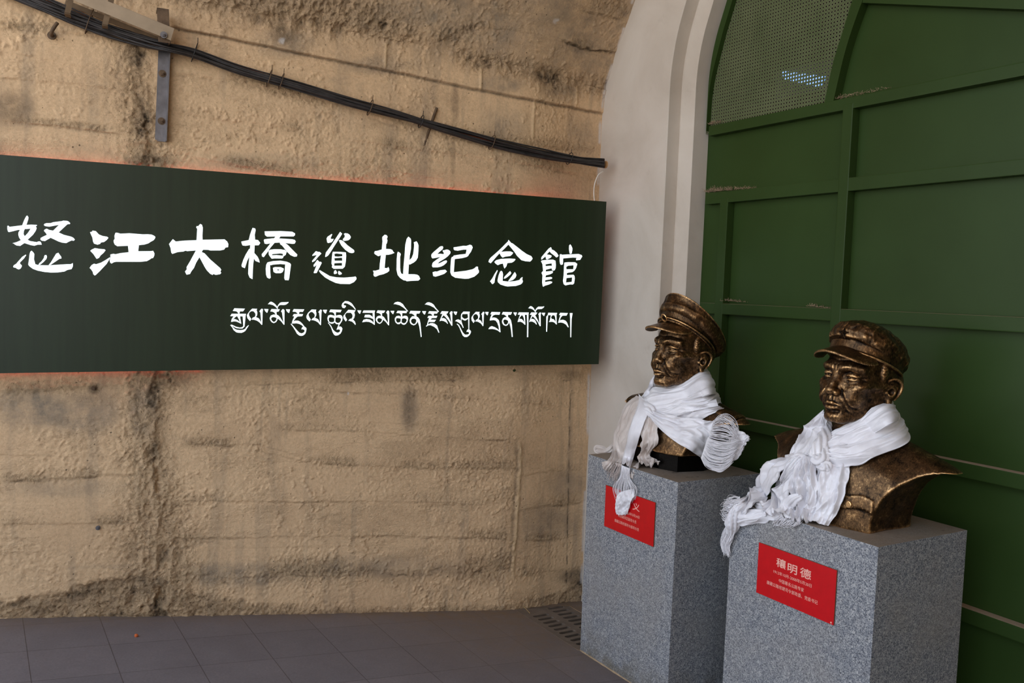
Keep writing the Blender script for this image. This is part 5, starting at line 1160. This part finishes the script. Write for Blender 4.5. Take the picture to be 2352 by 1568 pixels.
def bust_dist(P, k):
    """distance to the torso and the pedestal of bust k, world points"""
    o = BUST[k]; P = np.asarray(P, float)
    L = np.stack([o['X'] - P[:, 0], o['Y'] - P[:, 1], P[:, 2] - PTOP], -1).astype(f32)
    d = torso_sdf(L, o)
    x0, x1, y0, y1 = PED[k]
    q = np.stack([np.abs(P[:, 0] - (x0 + x1) / 2) - (x1 - x0) / 2, np.abs(P[:, 1] - (y0 + y1) / 2) - (y1 - y0) / 2, P[:, 2] - PTOP], -1)
    bx = np.linalg.norm(np.maximum(q, 0), axis=1) + np.minimum(q.max(1), 0)
    d = np.minimum(d, bx)
    if k == 1:
        r = np.abs(L[:, 0] - 0.06) - 0.125; r2 = np.abs(L[:, 1]) - 0.185; d = np.minimum(d, np.maximum(np.maximum(r, r2), L[:, 2] - 0.088))
    return d
def hits(px, k):
    """first meeting of the sight lines with bust or pedestal"""
    D = np.array([ray(*p) for p in px]); D /= np.linalg.norm(D, axis=1)[:, None]
    t = np.full(len(D), 2.0)
    for _ in range(90):
        d = bust_dist(C0 + D * t[:, None], k); t = t + np.clip(d, -0.02, 0.05) * 0.8
    P = C0 + D * t[:, None]; ok = np.abs(bust_dist(P, k)) < 0.01
    return P, D, ok
def resolve(pts, k):
    """(px, py, o): o > 1 is a distance X from the mouth side, else the cloth lies o in front of what is behind it"""
    P, D, ok = hits([p[:2] for p in pts], k); out = []
    for p, h_, d, s in zip(pts, P, D, ok):
        if p[2] > 1 or not s: out.append(onX(p[0], p[1], p[2] if p[2] > 1 else BUST[k]['X'] - 0.1))
        else: out.append(h_ - d * p[2])
    return np.array(out)
def ribbon(name, k, secs, m, parent, folds=6, amp=0.008, bulge=0.0, seed=0, nu=64, nv=44, thick=0.0022, taper=None, sharp=1.6, push=0.0035, rag=0.0):
    Lp = resolve([s[0] for s in secs], k); Rp = resolve([s[1] for s in secs], k)
    L = catmull(Lp, nu); Rr = catmull(Rp, nu)
    v = np.linspace(0, 1, nv); u = np.linspace(0, 1, nu)
    P = L[:, None, :] * (1 - v)[None, :, None] + Rr[:, None, :] * v[None, :, None]
    Du = np.gradient(P, axis=0); Dv = np.gradient(P, axis=1); N = np.cross(Du, Dv); N /= np.linalg.norm(N, axis=-1)[..., None] + 1e-9
    tocam = C0 - P; sg = np.sign((N * tocam).sum(-1).mean()); N = N * sg
    U, Vv = np.meshgrid(u, v, indexing='ij')
    wdt = np.linalg.norm(Rr - L, axis=1)[:, None]
    ph = Vv * folds + 0.55 * vnoise(U * 2.2 + seed, Vv * 2.0, seed) + 0.25 * vnoise(U * 6 + seed, Vv * 3, seed + 1)
    w = 1 - np.abs(vnoise(ph * 1.0 + 100 * seed, U * 1.3, seed + 2)) * 2
    w = np.sign(w) * np.abs(w) ** (1 / sharp)
    am = amp * (0.55 + 0.6 * (vnoise(U * 2.0 + 3, Vv * 2.5 + seed, seed + 3) * 0.5 + 0.5)) * np.clip(wdt / 0.05, 0.35, 1.3)
    if taper is not None: am = am * np.interp(u, np.linspace(0, 1, len(taper)), taper)[:, None]
    h_ = am * w + 0.55 * am * (1 - 2 * np.abs(vnoise(U * 5 + Vv * 3, Vv * folds * 1.6 - U * 2, seed + 5))) + 0.3 * am * vnoise(U * 13, Vv * folds * 2.3, seed + 6) + bulge * np.sin(np.pi * Vv) * wdt
    P = P + N * h_[..., None]
    if rag:
        e = (U > 0.9) * (U - 0.9) / 0.1; dirn = Du / (np.linalg.norm(Du, axis=-1)[..., None] + 1e-9)
        P = P + dirn * (rag * e * vnoise(Vv * 26, Vv * 0 + seed, seed + 9))[..., None]
    Q = P.reshape(-1, 3)
    for _ in range(3):                                              # keep the cloth outside bronze and stone
        d = bust_dist(Q, k); bad = d < push
        if not bad.any(): break
        B = Q[bad]; g = np.zeros_like(B)
        for a in range(3):
            e = np.zeros(3); e[a] = 0.002; g[:, a] = bust_dist(B + e, k) - bust_dist(B - e, k)
        g /= np.linalg.norm(g, axis=1)[:, None] + 1e-9
        Q[bad] = B + g * (push - d[bad])[:, None] * 0.8
    idx = np.arange(nu * nv).reshape(nu, nv)
    a = np.stack([idx[:-1, :-1], idx[1:, :-1], idx[1:, 1:], idx[:-1, 1:]], -1).reshape(-1, 4)
    Nn = N.reshape(-1, 3); V = np.vstack([Q, Q - Nn * thick]); n = nu * nv
    if sg > 0: a = a
    F1 = a; F2 = a[:, ::-1] + n
    if sg < 0: F1, F2 = F1[:, ::-1], F2[:, ::-1]
    bd = np.concatenate([idx[:, 0], idx[-1, 1:], idx[-2::-1, -1], idx[0, -2:0:-1]]); b2 = np.roll(bd, -1)
    F3 = np.stack([bd, b2, b2 + n, bd + n], 1)
    return obj(name, V, np.vstack([F1, F2, F3]), m, parent, True)
def rope(name, k, pts, rad, m, parent, flutes=5, twist=2.0, depth=0.3, seed=0, n=60, seg=36, flat=0.75):
    """a bunched, twisted run of cloth"""
    C = catmull(resolve(pts, k), n); rr = np.interp(np.linspace(0, 1, n), np.linspace(0, 1, len(rad)), rad)
    T = np.gradient(C, axis=0); T /= np.linalg.norm(T, axis=1)[:, None]
    V = []
    for i in range(n):
        cd = C0 - C[i]; N = cd - T[i] * (cd @ T[i]); N /= np.linalg.norm(N); B = np.cross(T[i], N); u = i / (n - 1)
        for j in range(seg):
            a = 2 * math.pi * j / seg
            f = float(1 + depth * (abs(math.sin(flutes * 0.5 * (a + twist * u * 3.0))) * 2 - 1.2) + 0.12 * vnoise(u * 6 + seed, a * 1.2 + seed, seed))
            V.append(C[i] + rr[i] * f * (math.cos(a) * N * flat + math.sin(a) * B))
    Fq = [[i * seg + j, i * seg + (j + 1) % seg, (i + 1) * seg + (j + 1) % seg, (i + 1) * seg + j] for i in range(n - 1) for j in range(seg)]
    Fq += [list(range(seg))[::-1], [(n - 1) * seg + j for j in range(seg)]]
    return obj(name, V, Fq, m, parent, True)
def fringe(k, A, B, n, m, parent, jit=0.006, r=0.0008, seed=0, npt=18, lenvar=0.25, curl=0.0):
    A = catmull(resolve(A, k), npt); B = catmull(resolve(B, k), npt); rnd = random.Random(seed); mb = MB()
    u = np.linspace(0, 1, npt)[:, None]
    for i in range(n):
        f = (i + rnd.uniform(-0.4, 0.4)) / max(1, n - 1); C = A * (1 - f) + B * f
        j1, j2 = np.array([rnd.gauss(0, 1) for _ in range(3)]), np.array([rnd.gauss(0, 1) for _ in range(3)])
        C = C + jit * (j1 * u + j2 * np.sin(u * 3.1 * rnd.uniform(0.8, 1.6)))
        if curl:
            p0 = rnd.uniform(0, 6.28); C = C + curl * u * np.concatenate([np.sin(9 * u + p0), np.cos(8 * u + p0), np.sin(7 * u + 2 * p0)], 1)
        e = max(5, int(npt * (1 - lenvar * rnd.random())))
        mb.tube(C[:e], r * rnd.uniform(0.7, 1.3), 4, False)
    o = mb.build('fringe', m, parent, True); o['kind'] = 'stuff'
    return o
def build_scarves():
    # ---------------- farther bust
    s = thing('silk_scarf', (2.52, 2.97, PTOP), 'clean white silk scarf knotted around the farther bust, one end flung to the right', 'scarf')
    k = 1; S = M_SILK
    ribbon('neck_wrap', k, [((1596, 842, 2.90), (1612, 892, 2.90)), ((1622, 845, 2.84), (1642, 903, 2.84)), ((1606, 856, .012), (1630, 908, .016)), ((1565, 878, .014), (1585, 920, .020)), ((1528, 889, .016), (1535, 934, .022)), ((1499, 889, .018), (1500, 948, .024)), ((1488, 912, .024), (1490, 950, .026))], S, s, 4, .006, .10, 3, taper=[.2, .35, .9, 1, .9, .6])
    ribbon('neck_wrap', k, [((1604, 878, 2.92), (1616, 925, 2.92)), ((1636, 886, 2.85), (1656, 931, 2.83)), ((1614, 897, .022), (1640, 930, .016)), ((1570, 914, .026), (1588, 950, .018)), ((1530, 930, .028), (1540, 962, .020)), ((1497, 934, .030), (1500, 956, .026))], S, s, 7, .009, .08, 5, sharp=1.2, taper=[.2, .3, 1, 1.1, 1, .8])
    ribbon('neck_wrap', k, [((1645, 918, .012), (1661, 936, .006)), ((1600, 930, .018), (1617, 960, .008)), ((1560, 950, .020), (1575, 974, .008)), ((1525, 962, .018), (1530, 985, .008))], S, s, 4, .006, .10, 8)
    ribbon('neck_wrap', k, [((1501, 862, .012), (1506, 876, .010)), ((1488, 888, .022), (1503, 902, .020)), ((1476, 914, .030), (1496, 926, .030)), ((1466, 938, .034), (1492, 948, .036))], S, s, 3, .007, .14, 11)
    rope('knot', k, [(1476, 914, .032), (1484, 926, .042), (1493, 940, .044), (1498, 956, .036)], [.018, .026, .028, .016], S, s, 5, 1.2, .22, 4)
    ribbon('hanging_end', k, [((1474, 916, .040), (1492, 926, .044)), ((1463, 941, .044), (1489, 948, .048)), ((1452, 970, .048), (1479, 972, .050)), ((1444, 997, .050), (1470, 1000, .050)), ((1437, 1030, .046), (1461, 1032, .046)), ((1430, 1055, .036), (1453, 1058, .036)), ((1427, 1071, .026), (1447, 1079, .026))], S, s, 2, .004, .30, 14, taper=[1, .8, .5, .5, .7, 1.3, 2])
    fringe(k, [(1428, 1068, .026), (1424, 1095, .024), (1408, 1118, .020), (1412, 1140, .016), (1420, 1160, .014)], [(1447, 1076, .026), (1446, 1098, .024), (1462, 1122, .020), (1458, 1142, .016), (1448, 1160, .014)], 90, M_FRN, s, .0035, .0007, 21, 22, .35, .004)
    ribbon('hanging_end', k, [((1422, 1132, .020), (1456, 1122, .020)), ((1416, 1150, .024), (1455, 1146, .026)), ((1413, 1166, .018), (1448, 1164, .020)), ((1417, 1180, .012), (1442, 1181, .012))], S, s, 6, .007, .10, 17, nu=40, sharp=1.2, rag=.006)
    ribbon('hanging_end', k, [((1489, 938, .046), (1492, 958, .046)), ((1536, 952, .046), (1517, 986, .040)), ((1578, 961, .050), (1548, 1012, .040)), ((1615, 964, .060), (1580, 1032, .055)), ((1641, 967, .070), (1610, 1050, .075))], S, s, 3.4, .009, .06, 23, nu=72, nv=60, taper=[.5, .9, 1, 1.1, 1.2], sharp=1.3)
    fringe(k, [(1638, 966, 2.52), (1662, 950, 2.53), (1684, 968, 2.545), (1690, 1000, 2.55), (1688, 1015, 2.56)], [(1628, 1004, 2.515), (1655, 1012, 2.51), (1678, 1014, 2.52), (1690, 1006, 2.54), (1700, 995, 2.56)], 70, M_FRN, s, .007, .0008, 25, 24, .3, .004)
    fringe(k, [(1626, 1004, 2.515), (1650, 1012, 2.50), (1676, 1014, 2.51), (1694, 1008, 2.53), (1702, 1010, 2.55)], [(1610, 1052, 2.515), (1624, 1072, 2.50), (1652, 1080, 2.505), (1672, 1070, 2.52), (1684, 1052, 2.54)], 150, M_FRN, s, .0030, .0008, 26, 24, .12)
    ribbon('hanging_end', k, [((1622, 1055, 2.515), (1612, 1046, 2.517)), ((1638, 1078, 2.505), (1626, 1070, 2.505)), ((1656, 1084, 2.51), (1650, 1075, 2.51)), ((1674, 1070, 2.525), (1670, 1062, 2.525)), ((1684, 1050, 2.54), (1678, 1046, 2.54))], S, s, 2, .003, .1, 27, nu=40, nv=14)
    ribbon('hanging_end', k, [((1688, 982, 2.56), (1672, 1060, 2.55)), ((1698, 988, 2.565), (1690, 1056, 2.56)), ((1708, 992, 2.57), (1704, 1040, 2.57)), ((1722, 1000, 2.58), (1706, 1028, 2.58))], S, s, 6, .006, .05, 29, nu=36, sharp=1.2, rag=.012)
    # ---------------- the older scarf under it
    s2 = thing('silk_scarf', (2.50, 3.05, PTOP), 'yellowed older scarf hanging in pleats under the clean one on the farther bust', 'scarf')
    O = M_OLD
    ribbon('hanging_end', k, [((1462, 912, .022), (1482, 922, .022)), ((1440, 930, .026), (1470, 945, .026)), ((1424, 972, .024), (1458, 985, .026)), ((1416, 1008, .024), (1442, 1014, .026)), ((1408, 1042, .026), (1432, 1046, .026)), ((1398, 1066, .02), (1426, 1074, .02))], O, s2, 6, .008, .10, 31, sharp=1.2, rag=.012)
    ribbon('hanging_end', k, [((1486, 952, .034), (1512, 974, .026)), ((1476, 985, .032), (1514, 990, .022)), ((1470, 1012, .032), (1512, 1016, .022)), ((1468, 1038, .03), (1495, 1040, .026)), ((1458, 1062, .022), (1505, 1056, .022)), ((1452, 1080, .012), (1516, 1067, .010))], O, s2, 5.5, .014, .05, 33, nu=70, nv=60, taper=[.5, .7, .8, 1.0, 1.4, 1.7], sharp=1.1)
    rope('hanging_end', k, [(1428, 1004, .03), (1412, 1022, .022), (1396, 1036, .016), (1378, 1038, .014), (1369, 1034, .014), (1371, 1027, .016), (1385, 1030, .018), (1398, 1037, .018)], [.012, .014, .015, .012, .010, .010, .011, .006], O, s2, 7, .4, .30, 5, flat=.8)
    rope('hanging_end', k, [(1422, 1012, .028), (1412, 1045, .022), (1402, 1062, .018), (1392, 1072, .014)], [.013, .012, .014, .022], O, s2, 9, .3, .35, 7)
    fringe(k, [(1404, 1060, .02), (1396, 1066, .018), (1388, 1074, .014), (1384, 1082, .012)], [(1428, 1066, .02), (1422, 1088, .018), (1416, 1104, .014), (1412, 1116, .012)], 80, M_FRO, s2, .005, .0007, 35, 16, .4, .006)
    # ---------------- nearer bust
    k = 2
    t = thing('silk_scarf', (2.50, 2.05, PTOP), 'white silk scarf knotted around the nearer bust, its ends spilling over the pedestal edge', 'scarf')
    ribbon('neck_wrap', k, [((1996, 912, 2.92), (2030, 985, 2.92)), ((2036, 918, 2.85), (2080, 996, 2.86)), ((2020, 938, .012), (2083, 1018, .012)), ((1978, 962, .016), (2020, 1046, .020)), ((1938, 982, .020), (1962, 1066, .026)), ((1912, 1000, .026), (1914, 1066, .034)), ((1898, 1010, .032), (1900, 1062, .04))], S, t, 8, .010, .09, 41, nu=90, nv=80, sharp=1.2, taper=[.15, .25, .9, 1, 1, .9])
    ribbon('neck_wrap', k, [((2004, 900, 2.90), (2016, 945, 2.90)), ((2042, 914, 2.83), (2060, 962, 2.83)), ((2024, 930, .022), (2050, 972, .022)), ((1972, 962, .028), (1988, 1002, .030)), ((1930, 985, .034), (1936, 1024, .038)), ((1905, 1004, .038), (1902, 1030, .044))], S, t, 6, .008, .12, 43, nu=80, sharp=1.2, taper=[.2, .3, 1, 1, .9])
    ribbon('neck_wrap', k, [((1892, 940, .012), (1897, 958, .012)), ((1872, 958, .026), (1903, 985, .026)), ((1852, 982, .034), (1898, 1010, .038)), ((1830, 1020, .030), (1880, 1040, .044)), ((1812, 1050, .026), (1862, 1062, .05))], S, t, 5, .009, .10, 45, nu=70)
    rope('knot', k, [(1893, 950, .028), (1898, 978, .042), (1894, 1006, .056), (1880, 1030, .060), (1868, 1052, .058)], [.012, .017, .024, .024, .016], S, t, 6, 1.6, .25, 9)
    rope('knot', k, [(1866, 1040, .055), (1878, 1056, .066), (1892, 1050, .062), (1898, 1028, .052)], [.016, .020, .018, .012], S, t, 5, 1.0, .25, 13)
    rope('knot', k, [(1882, 1062, .05), (1892, 1074, .056), (1900, 1068, .055), (1896, 1082, .05)], [.014, .018, .016, .008], S, t, 5, 1.4, .25, 15)
    rope('knot', k, [(1806, 1050, .03), (1820, 1054, .04), (1834, 1052, .05), (1852, 1050, .055)], [.010, .017, .016, .010], S, t, 5, 1.0, .22, 17)
    ribbon('hanging_end', k, [((1882, 1066, .036), (1950, 1066, .014)), ((1880, 1100, .036), (1949, 1092, .016)), ((1878, 1140, .036), (1938, 1140, .018)), ((1868, 1175, .032), (1922, 1180, .018)), ((1852, 1197, .022), (1903, 1207, .014))], S, t, 4, .012, .08, 47, nu=76, nv=60, taper=[.7, 1, 1, 1.1, .9], sharp=1.5)
    ribbon('hanging_end', k, [((1845, 1048, .06), (1872, 1052, .06)), ((1828, 1085, .062), (1878, 1092, .058)), ((1822, 1125, .062), (1880, 1135, .054)), ((1822, 1165, .052), (1866, 1175, .048)), ((1812, 1192, .03), (1850, 1200, .03))], S, t, 6, .016, .10, 49, nu=76, nv=64, sharp=1.4)
    ribbon('hanging_end', k, [((1832, 1050, .055), (1856, 1052, .058)), ((1800, 1092, .06), (1836, 1086, .066)), ((1776, 1132, .058), (1822, 1130, .066)), ((1760, 1166, .04), (1816, 1168, .056)), ((1742, 1184, .02), (1806, 1190, .03))], S, t, 6, .016, .06, 51, nu=76, nv=60, sharp=1.4)
    ribbon('hanging_end', k, [((1804, 1050, .026), (1830, 1054, .045)), ((1770, 1066, .028), (1804, 1082, .045)), ((1753, 1092, .032), (1786, 1112, .045)), ((1740, 1122, .034), (1768, 1146, .042)), ((1722, 1144, .03), (1752, 1168, .036))], S, t, 5, .013, .08, 53, nu=70, nv=50, sharp=1.3)
    ribbon('hanging_end', k, [((1812, 1164, .03), (1800, 1192, .010)), ((1780, 1164, .034), (1770, 1194, .012)), ((1748, 1168, .034), (1736, 1202, .012)), ((1718, 1170, .03), (1700, 1208, .012)), ((1700, 1168, .026), (1690, 1200, .014))], S, t, 4, .009, .10, 55, nu=60, sharp=1.3)
    ribbon('hanging_end', k, [((1748, 1128, .034), (1760, 1150, .04)), ((1722, 1138, .032), (1736, 1166, .036)), ((1700, 1146, 2.40), (1716, 1180, .03)), ((1684, 1152, 2.39), (1698, 1192, 2.39)), ((1672, 1160, 2.385), (1684, 1200, 2.385))], S, t, 7, .012, .10, 57, nu=60, sharp=1.1, rag=.012)
    rope('hanging_end', k, [(1702, 1160, 2.385), (1690, 1182, 2.38), (1682, 1206, 2.38), (1676, 1226, 2.385)], [.018, .024, .024, .014], S, t, 9, .5, .30, 19)
    rope('hanging_end', k, [(1842, 1140, .075), (1822, 1148, .08), (1808, 1160, .075), (1816, 1180, .06), (1842, 1182, .05)], [.010, .018, .020, .018, .010], S, t, 5, .8, .25, 23)
    rope('hanging_end', k, [(1738, 1150, .045), (1746, 1160, .05), (1762, 1160, .05), (1776, 1150, .05)], [.010, .015, .014, .010], S, t, 5, .8, .25, 25)
    fringe(k, [(1700, 1140, 2.40), (1684, 1140, 2.39), (1668, 1148, 2.385), (1658, 1158, 2.385)], [(1688, 1196, 2.385), (1676, 1200, 2.38), (1664, 1196, 2.38), (1656, 1184, 2.38)], 100, M_FRN, t, .004, .0009, 61, 16, .4, .010)
    fringe(k, [(1668, 1205, 2.385), (1660, 1228, 2.385), (1656, 1250, 2.388), (1664, 1276, 2.39)], [(1692, 1210, 2.385), (1684, 1232, 2.385), (1676, 1254, 2.388), (1679, 1290, 2.39)], 90, M_FRN, t, .003, .0009, 62, 18, .25, .004)
    fringe(k, [(1800, 1180, .02), (1788, 1190, .014), (1778, 1200, .012), (1770, 1204, .012)], [(1850, 1192, .02), (1836, 1202, .014), (1826, 1208, .012), (1812, 1210, .012)], 70, M_FRN, t, .004, .0008, 63, 12, .4, .006)
build_scarves()
